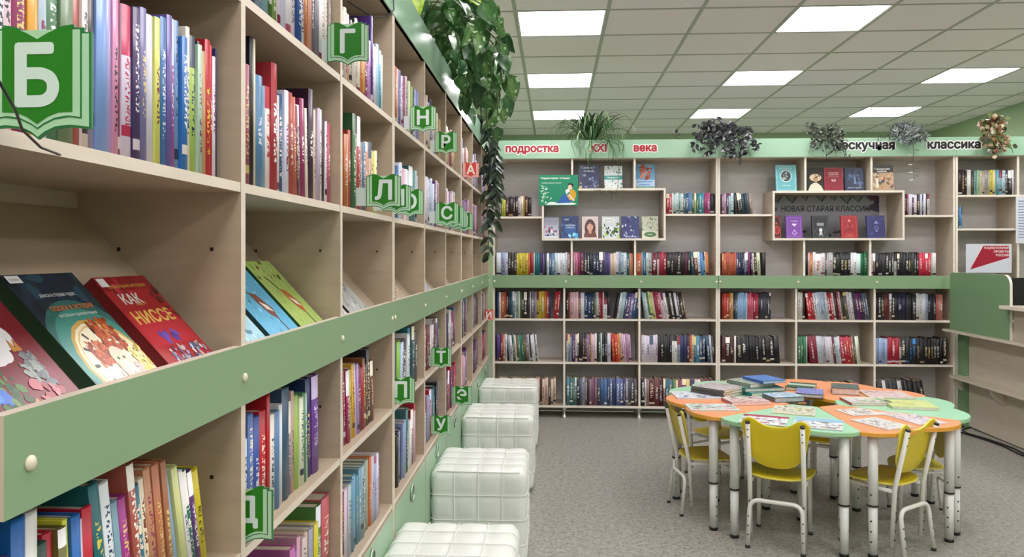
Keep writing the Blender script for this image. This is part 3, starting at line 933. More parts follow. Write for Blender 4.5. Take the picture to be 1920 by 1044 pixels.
BR = [  # bay left, right, shelf, spec, hb
 (-.47, .03, BS1, '24406e*1.2 d8d4dc*.8 b05a3c*1.2 a8583c 2a1c20 3a3048 2d5a68 4c7a84 d0d8dc*.8 8ca0b0 c8dcb0*.6 4a5a3c 302e2c 262628 2c2a2c d8d4d0*.5 6c6878*1.3 8c8894/54505c*1.2 b8a83a c4b440 bc9c38 b87830 a02a44*1.1 3c3058 |5 a8243c b02c3c', .215),
 (.095, .665, BS1, '2a2226 8c5448 c8a8b0 d4b4bc d8bcc4 7a3448*.8 d0d4e0*1.4 1c3054*1.2/c8d4e8 1f3458*1.2/c8d4e8 203050 54604c b0aea8 8c2036/e4dcdc 8c2036/e4dcdc d4d0d4*.5 dce0e6^17 23242c/c8ccd4 |9 26262e d4dce2*.8 a0bcc8*1.2 3c4c70 5a4c80 7c6ca0 2d5c88*1.1 2a4c70', .21),
 (.695, 1.06, BS1, '|-9 9cbcc4 d4dce0*.7 4c7448*.8 d8dc98 c8cc84 e0d8cc*.6 8c2848*1.2 982c4c d8b0bc d4d0dc e0dce4 1e1c20*.8 2a2628 d8d8dc 222024*.8 dcdce0 4c4c50 26242a*1.2 8c7060', .215),
 (-.47, -.13, BS2, '4c3478*1.2 5c3c88 7c2c34 c87848*.7 c8ccd0 |-5 a0a8b4 d8d8dc 2d5a50 d8d4cc 6c5040 4a8a70*.8 2c6a58 2a6450 2a6450 7c3838*.7 6c7078 d0ccd4 2c2c30*.6 d8d8da d0d0d4 2c2c30*.5 c8c8cc', .215),
 (.095, .62, BS2, 'd0d8e0*.6 7890a8 8ca4b8*.8 4c2c58/d8c8dc*1.5 dcd8dc*.7 2a2028 1c1c22*1.2 26222a/d8a0a8 1e1c22 8c6c8c 74547c d0a878*.6 d8bcc8 dcccd4/2c2c34 3c2c34 2d5850 c8dcd8*.6 1c1e22*1.2 222428 c8c8d8*1.5 |-4 a82828*1.2/d8a030 c03a28 c87038 d8b890*.6 c8a8b4 d0b0c8 a07898 c8a0c0', .225),
 (.695, 1.285, BS2, 'd0c8d4 d4ccd8 ccc4d4 d0c8d8 d4ccdc c8c0d0 1c1c1e 202020 1e1e20 222022 1c1c1e d8d8d4^17 d4d4d0^17 8c9cb0 2a3058*1.2 2c305c 24242c/e0dcdc b04c34/e8dcc8*.8 c8b898*.6 2d6890 4c88a8 2a4c74 1e3858 |-5 2c4c68 c8ccd0*.7 3a3c44', .215),
 (-.47, .01, BS3, 'b8b098 c0b8a0 8c7c5c a8a080 3c2c28 c8bca0 b0a478 d0c8b0 98a04c a89848 c4b4a0 b89890 c8a498 3a2a28*.6 d0b4a0 c8b09c 402c28*.6 d4bca8 c8b8a0', .215),
 (.095, .665, BS3, '4c7c88*1.2 2d5c60 3c6c60 6c8484*.6 2a2c34 4c6878 b0a4b0/2c2c34 6c5c64 2c2a30 8c6c7c 7c5068/80b898 845a74/88b8a0 2c3c50 3c5c88*1.2 4c70a0*1.3 2c3c64 5c78a0 2a3860*1.2 5868a0*1.2 4c5c94 2c3458 7c7c98*1.2 4c4c54 3c3c40*1.2 545458', .22),
 (.695, 1.27, BS3, '1e1e22 d4d4d4*.6 8c7070*.8 4c1c20*1.2 6c2c30 3c1418 7c4c48*.7 2d5c74 3c6c84 5c7c44*.8 d8d0b0*.5 7c3848 4c2858*1.2 5c3878 3c2858 d8c8d8*.6 583068 6c2840 7c2c38 3c1c24', .215),
 (1.335, 1.72, BS1, '8c2c28*.8 b84034 a03828 b8703c c8a878*.8 2a2c28 3a4c5c 88b0dc/8c98a4*1.1 8cb4e0/8c98a4 90b4dc/98a4b0 7ca8d8/8c98a4 b8d0e0*.6 c05a70/7c1c38 c8607c/7c1c38 c45c74/7c1c38 8c1c38 b02c48 24242c 3c3c48/c8c8d0 40404c 3c3c48 444450 38383f', .21),
 (1.93, 2.49, BS1, 'd0d0c8 c8ccc4*.8 2c2c2c |-8 c02838 c42c3c*1.1 a8243c d8d8e0 d0dce8 c8d4e4 b0c0d8 a0b0c8 d0d0d4 8c2c38*.8 b83c48 dcdcdc*.6 4c2c34 8c3c48 d8c8cc*.8 3c3834 5c5850 c8c8d0 d4d4dc*.8 3c3c44 6c2c68 4c2454 3c3050*.8 5c6878*.7 4c5868', .215),
 (2.53, 3.05, BS1, '26262a 222226*1.2 2a2a2e 5c2028/c0beba*1.3 7c6c68*.8 2c2426 1f1f24 22243c*1.2 242640*1.2 2c2c34/d0ccc8 222224 26262a/d0ccc8 c4c4c8 c8c8cc c0c4cc 8c94a8*.7 1e2430/c8ccd4 222838/c8ccd4 2a2a30 c05c54*.7 8c8c8c*.6 b87068', .205),
 (1.335, 1.79, BS2, '4c2428 3c1c20 341c1c d8d0cc*.7 |-3 1f2024 1c1c1f*1.1 22242a 1f1f22 1c1c1e 1e1e20 1d1d20 202022 1c1c1e 1e1e20 1c1c1e*1.2', .21),
 (1.93, 2.42, BS2, '2c6a48*1.4 306e4c*1.3 3c7858 b0b8b4*.5 |-6 7c1c34/a83040 84203a 7c1c34 c0c8d0/6c7880 b8bcc8/6c7880 a8acb8 c4c4cc/5c1c34 d0ccd4/6c2444 cccad0 5c2038 b8c8d0 d0d8dc*.7 a8203a/e8e4e4 b02840/e8e4e4 b42a3c b02430*1.2 8c7868*.6 2c3c2c*.6 dcdccc*.7 c8d0b0*.5', .215),
 (2.53, 3.08, BS2, '8ca0c8/2c2c34 98acd0 90a4c8 94a8cc 9c1c30/e4dcdc 9c1c30/e4dcdc 9c1c30/e4dcdc*1.1 c8c4c4*.5 24262c 2a2e34/3c84cc 24282e/3c84cc*1.1 282c34/3c84cc 222226/b8a888 26242a/b8a888 1e1e22 1c1c1f 202024 1c1c1e 1e1e20 1f1f22*1.1 1c1c1e', .205),
 (1.335, 1.75, BS3, '3c5c74 8c3c34 2c2c30 c8c8c0 5c6c50 7c5c44 a8a0a0 3c3c50 6c2c34', .2),
 (1.93, 2.40, BS3, '8c3434 3c4c64 c8b8a0 2c2c30 5c5c6c 3c5848 b0a8a8 6c3c54', .2),
 (2.535, 2.93, BS3, '|-10 2a282a d0d0cc 1f1f22 3c3a3c 222226 c8c8c4*.8 1e1e20 2a282a 1c1c1f*1.2 34322c 1c1c1e*1.2', .225),
 (1.335, 1.68, BB1 - .006, 'a85038*.8/d0a070 b05a40/d0a070 a85038/d0a070 b05a40/d0a070 a85038/d0a070 b05a40/d0a070 ac543c/d0a070 3c4468 2c3454 1f2c4c*1.2 28304c 5c6c90*.6 3c2c50 7c2c64*1.1 |-3 2c3040 d4d0cc*.6 1f1f22 c8ccb0/3c4c30*1.2 |0 1e1e20*1.6/d8d0c0', .185),
 (1.99, 2.47, BB1 - .006, '24242a*.7 d8b8bc*.7 c87040*1.1 e0dcdc/c03848 e2dede*2.2/a81830 d8d4d4 5c5c60*.9/d0d0d0 c8c8c8*.6 b0b0b4 1f2226 24262a 1e2024*1.2 22242a 26282c d8dce0 dce0e4 c8e0e0 1f6440*1.2/c0d8c0 246a46*1.2/c0d8c0', .185),
 (2.50, 3.0, BB1 - .006, 'd8d0d4*.6 5c2028 2a2a2e 262628*1.2 303034 2a282a 242428 3c3a3c d0d0d0/1c1c20 2a2a30 222226 2a2a2c 26262a 222224*1.2 3c3834 2c2c2e 342c2c c83048/e4dcdc c42c44/e4dcdc c83048/e4dcdc c42c44/e4dcdc b0b0b0*.5 d8d4d4/2c2c30*1.4', .185),
 (-.47, -.19, 1.625, 'b0a8a8 5c4c40 88b048*.8 c8c048*.8 4c3430 2a2426*1.3 3c2c34 2a2628 c8c0c0*.7 d8ccb8 c8a868*.6 3c2420*1.2 2c1c1c', .16),
 (.893, 1.275, 1.642, 'a83c44 b4545c c8c8c4*.7 a8c0c0 d0d8d4 7ca4a0 c4d0d0 3c6c70 2c4c78 5c7ca8 4c6c48 78a070 2c6c70 4c9098 3c8ca0 8c3c6c a84878 2a2c34*1.4', .165),
 (1.335, 1.58, 1.638, '8c6c8c b89cb0 4c3c50*.8 9cc0d0*.8 b8d8d8 |-6 3c3c40 2c2c30 24343c 2c4450*1.2 2c3c44 4c545c 8c7c6c', .165),
 (2.748, 2.95, 1.628, 'd0ccc8*.7 2c2c34/d8d4d0 8c2c4c d0d4dc/2c2c34*1.2 4c3058 d4ccd0/2c2c34*1.2 3c3444 b8c0d8 3c3454*.7 d8d8dc 3c3c44*.5 d8d8da', .165),
 (3.165, 3.595, 1.784, '2a1c20*1.4 3c3034 1e1e22*.7 dcdcd8*1.4 48443c/a09c94*1.4 7caca4*1.3 9cc4a8 d8c8a0*.8 b8b0a8 a8a098 b0a898 d4cc4c*.8 dccc80 d8d4d0*.5 4c98a8 88b4c0 a8c0cc 1e1e20/d0ccc8*1.3 242224/d0ccc8*1.3 c4c8d4', .195),
 (3.16, 3.20, 1.522, '2c3c50 4c8cc0 6ca0d0', .17),
]
for i, (a, b, z, sp, hb) in enumerate(BR):
    row('B', a, b, z, sp, '', GB, hb=hb, seed=200 + i, indiv=False, depth=.13, jit=.007)
stuff_shell.X = stuff_pages.X = None
so = stuff_shell.build('shelved_books', M_BOOK)
tag(so, 'rows of many small distant books filling the far bookcases', 'books', kind='stuff')
tag(stuff_pages.build('pages', M_PAPER, so), kind='stuff')

# ------------------------------------------------------------ letter signs standing on the shelf edges
SIGN = {
    'out': [(0, .93), (.07, .93), (.07, .97), (.16, .97), (.17, 1.0), (.28, .985), (.40, .94), (.5, .885), (.60, .94), (.72, .985), (.83, 1.0), (.84, .97), (.93, .97), (.93, .93), (1, .93),
            (1, .085), (.80, .105), (.66, .09), (.56, .045), (.5, .0), (.44, .045), (.34, .09), (.20, .105), (0, .085)],
    'page2': [(.02, .915), (.98, .915), (.98, .105), (.80, .125), (.66, .11), (.56, .065), (.5, .02), (.44, .065), (.34, .11), (.20, .125), (.02, .105)],
    'line': [(.085, .95), (.915, .95), (.915, .175), (.80, .19), (.66, .17), (.56, .125), (.5, .085), (.44, .125), (.34, .17), (.20, .19), (.085, .175)],
    'page1': [(.10, .95), (.90, .95), (.90, .19), (.78, .205), (.66, .185), (.56, .14), (.5, .10), (.44, .14), (.34, .185), (.22, .205), (.10, .19)],
    'cover': [(.17, .985), (.28, .97), (.40, .925), (.5, .87), (.60, .925), (.72, .97), (.83, .985), (.83, .235), (.70, .23), (.60, .195), (.5, .13), (.40, .195), (.30, .23), (.17, .235)],
}


def letter_sign(ch, x0, x1, y, z0, label, red=False, group='letter signs on the left bookcase', s=1.0):
    w = x1 - x0
    h = w * 1.04
    dark, pale, cov, let = ('c03a34', 'f0c0b8', 'd2463c', 'f4ece6') if red else ('2a7d46', 'b4dcb8', '1f7d12', 'd8e8e2')
    t = thing('letter_sign', label, 'sign', ((x0 + x1) / 2, y, z0), group=group)
    m = MB(L(dark))
    m.prism([((a - .5) * w, b * h) for a, b in SIGN['out'][::-1]][::-1], 0.0, .003, 'y')
    m.build('panel', M_PLAS, t)
    A = Art(w, h, 0.0, .0003)
    for k, c in (('page2', pale), ('line', dark), ('page1', pale), ('cover', cov)):
        A.poly(SIGN[k], c)
    A.done('book_emblem', t, M_PLAS)
    A2 = Art(w, h, -.0016, .0)
    vs, fs, a0, a1, b0, b1 = text_geo(ch)
    sc = .52 * h / (b1 - b0)
    A2.text(ch, .5, (.56 * h - (b0 + b1) / 2 * sc) / h, .52 * .72 / (b1 - b0), let, .032, min(.5, (a1 - a0) * sc / w))
    A2.done('letter', t, M_PLAS)
    m = MB(L('d4e2de'))
    m.box(-w / 2 - .03, .0032, .12 * h, -w / 2 + .05, .0042, .62 * h)
    m.build('holder_strip', M_PLAS, t)
    return t


g2 = 'green open-book letter sign %s, %s'
letter_sign('Б', -.518, -.418, .672, ZS1 - .015, g2 % ('Б', 'nearest the viewer, in front of picture books'))
letter_sign('Г', -.527, -.430, 1.756, ZS2 + .0005, g2 % ('Г', 'on the highest shelf in view'))
letter_sign('Н', -.520, -.426, 2.74, ZS2 + .0005, g2 % ('Н', 'on the top shelf left of the hanging plant'))
letter_sign('Р', -.525, -.427, 3.35, ZS2 + .0005, g2 % ('Р', 'just under the hanging leaves'))
letter_sign('А', -.535, -.440, 4.45, ZS2 + .0005, 'red letter sign А shaped like an open book, under the hanging plant', True)
letter_sign('Л', -.513, -.418, 2.07, ZS1 + .0005, g2 % ('Л', 'first of an overlapping row'))
letter_sign('М', -.513, -.428, 2.27, ZS1 + .0005, g2 % ('М', 'half hidden behind sign Л'))
letter_sign('О', -.513, -.425, 2.47, ZS1 + .0005, g2 % ('О', 'last of the overlapping three with Л'))
letter_sign('С', -.516, -.415, 3.30, ZS1 + .0005, g2 % ('С', 'first of the farther overlapping row'))
letter_sign('Т', -.516, -.418, 3.52, ZS1 + .0005, g2 % ('Т', 'only its edge showing behind sign С'))
letter_sign('Ф', -.516, -.425, 3.72, ZS1 + .0005, g2 % ('Ф', 'second edge showing behind sign С'))
letter_sign('Ч', -.535, -.437, 4.10, ZS1 + .0005, g2 % ('Ч', 'partly showing at the far end behind sign С'))
letter_sign('Д', -.577, -.480, 1.285, ZMID + .0005, g2 % ('Д', 'half hidden by an upright, low near the viewer'))
letter_sign('П', -.549, -.457, 2.49, ZMID + .0005, g2 % ('П', 'under the green rail beside an upright'))
letter_sign('Т', -.535, -.445, 3.30, ZMID + .0005, g2 % ('Т', 'lower down, above sign У'))
letter_sign('У', -.545, -.455, 3.36, ZLOW + .0005, g2 % ('У', 'low above the white ottomans'))
letter_sign('Э', -.540, -.435, 4.02, ZLOW + .0005, g2 % ('Э', 'beside the third white ottoman'))
letter_sign('И', -.560, -.470, 6.00, ZMID - .03, 'small red letter sign И at the far corner of the bookcases', True)


# ------------------------------------------------------------ picture books lying on the sloping boards
def cover_book(name, label, w, h, t, spine, page_edges=True, cat='picture book', group=None, back=None):
    """Closed book, cover facing -y, bottom at z=0, spine on the left (x-)."""
    m = MB(L(spine))
    m.box(-w / 2, .0, 0, w / 2, .002, h)
    m.box(-w / 2, t - .002, 0, w / 2, t, h)
    m.box(-w / 2, .002, 0, -w / 2 + .002, t - .002, h)
    o = link(name, m.mesh(name, M_PRINT))
    tag(o, label, cat, group)
    m = MB(PAGE)
    m.box(-w / 2 + .003, .0022, .003, w / 2 - .003, t - .0022, h - .003)
    m.build('pages', M_PAPER, o)
    return o


GD = 'picture books on the sloping display boards'


def on_slope(o, y, drop=.0, t=.02, lift=0):
    # cover plane passes (x,z) = (-.560, 1.166); bottom edge .04 further down the slope
    c, s_ = math.cos(SLOPE), math.sin(SLOPE)
    x, z = -.556 + .030 * c - (.0215 - t) * s_, 1.1675 - .030 * s_ - (.0215 - t) * c
    o.matrix_world = Matrix.Translation((x, y, z)) @ Matrix.Rotation(R(90), 4, 'Z') @ Matrix.Rotation(-(R(90) - SLOPE), 4, 'X')


def fairy(o, w, h):
    A = Art(w, h)
    A.rect(0, 0, 1, 1, '16283a').blobs(26, (0, .55, 1, 1), ['1c3448', '14222f', '22465a', '1a3038'], (.06, .16), 3)
    A.ell(.52, .32, .62, .45, '2f6a66', 26).ell(.52, .30, .54, .40, '3f8f86', 26)
    A.ring(.55, .24, .47, .36, 'c9a24a', 'efe3c4', .08).ring(.55, .24, .40, .31, 'd9bd74', 'f3e8cc', .04)
    for q in range(12):
        a = 2 * math.pi * q / 12
        A.poly([(.55 + .30 * math.cos(a + e), .24 + .235 * math.sin(a + e)) for e in (-.05, .05)] + [(.55 + .37 * math.cos(a + e), .24 + .29 * math.sin(a + e)) for e in (.05, -.05)], '3a3026')
    A.blobs(110, (.30, .24, .66, .42), ['b5491f', 'c86030', '8e3415', 'd8763c', 'a23c18'], (.015, .05), 5).blobs(90, (.56, .30, .84, .58), ['b5491f', 'c86030', '8e3415', 'd8763c', 'c05428'], (.015, .05), 6)
    A.ell(.60, .25, .12, .11, 'f2cdb4').ell(.56, .26, .018, .014, '3a2a20', 8).ell(.65, .26, .018, .014, '3a2a20', 8)
    A.blobs(70, (.42, .0, .9, .2), ['f4e9e4', 'e9d5cc', 'f6f0ee', 'dcc3b6', 'd8b0a8'], (.02, .07), 8)
    A.blobs(40, (.80, .12, .97, .32), ['d8c84a', 'e6dc7c', 'b7a63a', 'f0e8a0'], (.015, .04), 9)
    A.text('алиса в стране чудес', .5, .80, .032, 'c8ced4', .01, .5)
    A.text('сказки и истории', .55, .685, .05, 'c07a4a', .02, .62).text('весёлые приключения', .55, .63, .03, 'd8e4dc', .0, .55)
    A.rect(.03, .925, .2, .985, 'e6e6ea').text('сказки', .115, .945, .022, '555560', 0, .12)
    A.done('cover_print', o)


def mice(o, w, h):
    A = Art(w, h)
    A.rect(0, 0, 1, 1, 'a81c28').rect(.0, .86, 1, 1, '8e1420').blobs(14, (0, .8, 1, 1), ['7a1018', 'b83040'], (.04, .1), 4)
    A.rect(.05, .30, .95, .62, 'bb2434')
    A.text('сказочные истории', .5, .885, .04, 'c8a04a', .01, .72)
    A.text('КАК', .36, .72, .10, 'd8d4cc', .03, .36).text('ЩЕЛ', .47, .70, .03, 'c8b060', .0, .2)
    A.text('НИССЕ', .5, .52, .12, 'e0b85c', .03, .76)
    A.blobs(9, (.30, .33, .62, .42), ['5a3a9a', '6c4cb0', '4a2c80'], (.04, .09), 6)
    A.blobs(110, (.2, .0, .95, .27), ['d8d8dc', '50648c', '8c98b0', '3a3c50', 'c8b8b0', 'e6e0dc', '6c7ca0', 'b04048'], (.015, .05), 7)
    A.blobs(8, (.84, .55, .98, .9), ['5a1a1c', '6c2c24'], (.03, .07), 2)
    A.rect(.03, .90, .17, .985, 'e4e4e8')
    A.done('cover_print', o)


def cloud(o, w, h):
    A = Art(w, h)
    A.rect(0, 0, 1, 1, '7c1a2a').blobs(18, (0, .0, 1, 1), ['6c1624', '86203a', '701a2a'], (.06, .14), 4)
    for x, z, r in ((.40, .62, .17), (.58, .60, .16), (.70, .52, .12), (.54, .46, .15), (.36, .46, .14), (.62, .42, .08)):
        A.ell(x, z, r, r * w / h, 'eceaee')
    A.text('ЛАСКИ', .5, .56, .05, '2a2430', .01, .3)
    A.blobs(70, (.1, .10, .55, .34), ['3c6c34', '55803c', '2c5028', '6c9048'], (.02, .06), 6)
    A.blobs(6, (.22, .16, .42, .26), ['2f6fd0', '4c8ce0'], (.05, .1), 7)
    A.blobs(60, (.68, .18, .86, .40), ['8c9494', '7a8286', 'a4aaa8', '6c7478'], (.015, .045), 8)
    A.poly([(.72, .42), (.75, .50), (.77, .44), (.80, .50), (.81, .42)], 'c88a3c')
    A.blobs(8, (.64, .12, .84, .22), ['c86c78', 'd88c90', 'a8484c'], (.03, .07), 9)
    A.blobs(10, (.40, .02, .64, .12), ['c0904c', 'a87838', 'd8ac68'], (.03, .07), 10)
    A.done('cover_print', o)


def plain_art(bg, cols, seed, title=None, tc='f0f0ec'):
    def f(o, w, h):
        A = Art(w, h)
        A.rect(0, 0, 1, 1, bg).blobs(130, (.03, .03, .97, .97), cols, (.012, .05), seed)
        if title: A.text(title, .5, .8, .07, tc, .02, .7)
        A.done('cover_print', o)
    return f


def stork(bg, cols, body, seed):
    def f(o, w, h):
        A = Art(w, h)
        A.rect(0, 0, 1, 1, bg).blobs(50, (.03, .03, .97, .97), cols, (.012, .04), seed)
        A.poly([(.42, .62), (.60, .58), (.74, .40), (.66, .26), (.52, .34), (.44, .48)], body)
        A.poly([(.42, .62), (.36, .74), (.28, .80), (.26, .78), (.33, .72), (.39, .60)], '3a2c2a').poly([(.62, .30), (.66, .28), (.70, .06), (.66, .06)], '4a2c28')
        A.poly([(.5, .5), (.66, .44), (.70, .36), (.56, .40)], 'e8e0d8')
        A.blobs(12, (.05, .72, .95, .98), ['7c3a24', '9c5a30', '3c4a28'], (.02, .06), seed + 1)
        A.done('cover_print', o)
    return f


for lab, y, w, h, t, sp, art in (
        ('maroon picture book with a white cloud, nearest the viewer on the sloping board', .795, .172, .235, .012, '6c1624', cloud),
        ('dark teal picture book with a fairy before a golden clock face', .968, .142, .205, .022, '2c4a34', fairy),
        ('red picture book with gold lettering, right of the fairy clock book', 1.146, .140, .195, .020, '7a1420', mice),
        ('pale blue picture book half hidden behind the upright, second sloping board', 1.385, .165, .22, .012, 'b87038', plain_art('a8d4e6', ['c8e8f0', '7cc0dc', '5a8ca8', 'd8f0ec'], 21)),
        ('sky blue picture book with a brown and pink bird, second sloping board', 1.570, .165, .225, .014, '1c4a50', stork('5cb4dc', ['7cc8e8', '3c90b8', 'a0dcf0', '2c6c8c'], '7c4438', 22)),
        ('lime green picture book with an orange bird, second sloping board', 1.752, .160, .225, .014, '2a5a34', stork('a9c46a', ['bcd480', '8cac50', '6c8c44', 'd0e0a0'], 'b5602c', 23)),
        ('white sketchy magazine on the third sloping board, beside the upright', 1.985, .19, .23, .006, '3c3c44', plain_art('d4d8dc', ['8c949c', 'f0f0f4', '5c6874', 'b0bcc8', '3c4450'], 24)),
        ('grey striped magazine on the third sloping board, farther from the viewer', 2.210, .20, .235, .006, '22242c', plain_art('b4b8b8', ['7c8488', 'd8dcd8', '5c6468', '98a0a0', 'c8c0a8'], 25)),
        ('black and white magazine on the fourth sloping board, nearer one', 2.595, .19, .23, .006, '1c1c20', plain_art('c0c4c0', ['3c3c40', 'e0e4e4', '24242c', '8c9090'], 26)),
        ('brown and cream magazine on the fourth sloping board, farther one', 2.815, .19, .235, .008, '3c2420', plain_art('c4b49c', ['8c6c54', 'dcd0bc', '5c4438', 'b09070'], 27)),
        ('pale grey magazine on the fifth sloping board, nearer one', 3.195, .19, .22, .008, '1c2024', plain_art('bcc4cc', ['98a4b0', 'dce0e4', '7c8890'], 28)),
        ('blue-grey magazine on the fifth sloping board, farther one', 3.42, .19, .22, .008, '4c5460', plain_art('b4bcc4', ['8c9cac', 'd4dce4', '6c7c8c'], 29)),
        ('cream leaflet on the sixth sloping board', 3.80, .13, .15, .006, 'c8b890', plain_art('dcd4bc', ['c0b490', 'e8e4d4'], 30)),
        ('dark booklet on the seventh sloping board', 4.40, .14, .17, .008, '1c1c1e', plain_art('b8b0a4', ['3c3834', 'd0ccc4'], 31)),
        ('black and white booklet on the eighth sloping board', 5.02, .19, .215, .012, '141416', plain_art('e0e0d8', ['2c2c2c', '8c8c84'], 32))):
    o = cover_book('picture_book', lab, w, h, t, sp, group=GD)
    on_slope(o, y, t=t)
    art(o, w, h)


# ------------------------------------------------------------ face-out books on the back bookcases
def stand(o, x, z, y=None, lean=7):
    o.matrix_world = Matrix.Translation((x, (YF + .05) if y is None else y, z + .0006)) @ Matrix.Rotation(R(-lean), 4, 'X')


GF = 'books shown face out on the back bookcases'


def faceout(label, x, z, w, h, bg, art, spine=None, y=None, t=.02):
    o = cover_book('display_book', label, w, h, t, spine or bg, cat='display book', group=GF)
    stand(o, x, z, y)
    A = Art(w, h)
    A.rect(0, 0, 1, 1, bg)
    art(A)
    A.done('cover_print', o)
    return o


Z1 = 1.848
faceout('navy book with pale title and crescent, above the first display box', .277, Z1, .165, .195, '2c3868',
        lambda A: A.blobs(20, (0, 0, 1, .4), ['5c649c', '7c84b0', '3c4880', 'c8b878'], (.04, .1), 1).ell(.42, .42, .34, .30, '1c2450').ell(.60, .48, .24, .20, '2c3868').text('Таинст', .45, .86, .1, 'c8d0e0', .02, .7).text('сад', .5, .73, .09, 'c8d0e0', .02, .5).text('10', .28, .53, .11, 'c0cce4', .02).blobs(5, (.45, .36, .7, .5), ['c8d0dc', '8c98b8'], (.03, .07), 2))
faceout('white book with a teal band, between navy and blue covers', .475, Z1, .145, .19, 'dfe8e8',
        lambda A: A.blobs(22, (0, .6, 1, 1), ['4c8c90', 'a8c8c8', '2c5c64', 'e8f0f0'], (.03, .08), 3).rect(0, .40, 1, .58, '3c9c98').text('повесть', .5, .46, .07, 'e8f4f0', .02, .7).blobs(24, (0, 0, 1, .34), ['2c4c54', 'c8d4d4', '6c8c8c', 'f0f4f4'], (.03, .07), 4))
faceout('blue book with a rust animal and rounded blue title', .725, Z1, .165, .20, '5c98c0',
        lambda A: A.blobs(10, (0, .2, 1, 1), ['7cb0d0', '4c88b4'], (.08, .16), 5).blobs(26, (.3, .42, .85, .95), ['b0522c', 'c4683c', '8c3c20', 'd08458'], (.05, .12), 6).rect(0, .10, 1, .36, 'a8c8e4').text('рыжий кот', .5, .26, .07, '2c5c9c', .02, .75).text('повесть', .5, .14, .07, '2c5c9c', .02, .5).rect(0, 0, 1, .08, '8cac88'))
ZB = 1.447
for lab, x, w, h, bg, art in (
        ('grey and white photo-style book with three figures, first in the first box', -.030, .13, .175, 'b4b8cc',
         lambda A: A.rect(0, .62, 1, 1, 'a0a4bc').blobs(26, (0, .1, 1, .55), ['e8e8f0', '3c4470', 'c8ccdc', 'b03850', '5c648c', '282c48'], (.04, .11), 11).rect(.1, .9, .9, .93, 'd8d8e4').rect(.05, .04, .95, .1, 'e4e4ec')),
        ('deep blue book with a glowing ring, second in the first box', .125, .14, .185, '1c3c80',
         lambda A: A.blobs(20, (0, 0, 1, 1), ['1c5cb0', '14286c', '2c78c8', '102058'], (.06, .14), 12).ring(.5, .42, .42, .32, '0c1c50', '1c5498', .16).text('глубина', .5, .56, .07, 'd8e8f4', .02, .6).text('тайны', .5, .46, .06, 'b8d8f0', .02, .5).blobs(8, (.4, .06, .95, .2), ['8cd8f0', '4cb0e0'], (.06, .12), 13).text('мир', .3, .82, .08, 'c8d8f0', .02)),
        ('white framed book with a portrait of a long-haired girl', .287, .13, .18, 'e4dcd8',
         lambda A: A.rect(.06, .05, .94, .95, 'd4c4c0').ell(.5, .46, .34, .42, '4c2c28', 22).poly([(.1, .05), (.16, .26), (.34, .34), (.66, .34), (.86, .26), (.92, .05)], '6c4038').ell(.5, .54, .19, .21, 'd8a890').poly([(.40, .36), (.60, .36), (.58, .22), (.42, .22)], 'c8947c').ell(.42, .57, .03, .016, '2c1c1c', 8).ell(.58, .57, .03, .016, '2c1c1c', 8).poly([(.43, .43), (.5, .45), (.57, .43), (.5, .415)], 'a84c4c').poly([(.31, .66), (.5, .76), (.69, .66), (.66, .60), (.5, .70), (.34, .60)], '4c2c28')),
        ('white and green adventure book with a running animal', .453, .14, .18, 'd4dce0',
         lambda A: A.blobs(26, (0, 0, 1, .66), ['8cb84c', '4c7c30', 'a4cc64', '2c3c34', '1c2428', 'c8d8d8'], (.05, .13), 15).ell(.4, .84, .34, .09, 'f0f4f4').text('друзья', .4, .815, .06, '2c3c48', .01, .45).poly([(.3, .5), (.5, .56), (.72, .44), (.6, .36), (.4, .38)], 'e4ecec').blobs(7, (.25, .28, .75, .5), ['14181c', '2c3438'], (.03, .07), 16)),
        ('indigo book with pale swirling figures, fifth in the first box', .612, .14, .18, '3c4478',
         lambda A: A.blobs(34, (0, 0, 1, 1), ['8c98c4', '2c3064', 'b4bcdc', '4c5894', '1c2050', 'd0d4e8'], (.04, .11), 17).text('сказка', .5, .06, .07, 'd4d8ec', .02, .6)),
        ('pale sage book with a green oval title, last in the first box', .770, .13, .18, 'c4ccb4',
         lambda A: A.blobs(30, (0, .35, 1, 1), ['7c9c84', '5c7464', 'a0b4a0', '8c7c70', '4c8c6c', 'c0b8b0'], (.04, .1), 18).rect(0, 0, 1, .33, 'd8dcc4').ell(.5, .18, .38, .12, '4c7c4c').text('лес', .5, .155, .06, 'd8e4c8', .02, .3))):
    faceout(lab, x, ZB, w, h, bg, art)
Z2 = 1.822
faceout('turquoise book with an oval cameo, above the second display box', 1.850, Z2, .165, .215, '6cb4bc',
        lambda A: A.blobs(16, (0, 0, 1, 1), ['7cc0c8', '5ca4b0', '8ccad0'], (.06, .14), 21).frame(.05, .02, 'a8d8d8', '6cb4bc').ring(.5, .58, .27, .23, 'd8ece8', '3c4c50', .12).blobs(10, (.36, .48, .64, .70), ['8c9890', '5c6c68', 'a8b0a8'], (.04, .08), 22).text('роман', .5, .86, .05, 'd8ece8', .01, .6).text('письма', .5, .2, .05, 'c8e8e8', .01, .4), spine='2c5c68')
faceout('dark book with a woman in a pale gown and hat', 2.078, Z2, .130, .190, '24201c',
        lambda A: A.poly([(.05, 0), (.2, .26), (.42, .36), (.6, .36), (.85, .22), (1, 0)], 'e4dcc8').ell(.52, .58, .36, .16, 'd8c8a4').ell(.54, .50, .13, .12, 'c89c7c').blobs(8, (.3, .5, .75, .7), ['8c6c4c', 'e8dcc0', '4c3828'], (.04, .09), 23), t=.02)
faceout('crimson book with white title and small emblem', 2.222, Z2, .150, .190, '8c1c30',
        lambda A: A.frame(.05, .012, 'b04858', '8c1c30').text('собрание', .5, .76, .05, 'e4c8c8', .01, .55).text('повестей', .5, .68, .05, 'e4c8c8', .01, .5).rect(.2, .60, .8, .612, 'c88890').ell(.5, .46, .12, .05, 'e8d4d4').ell(.5, .47, .06, .03, '8c1c30'), t=.03)
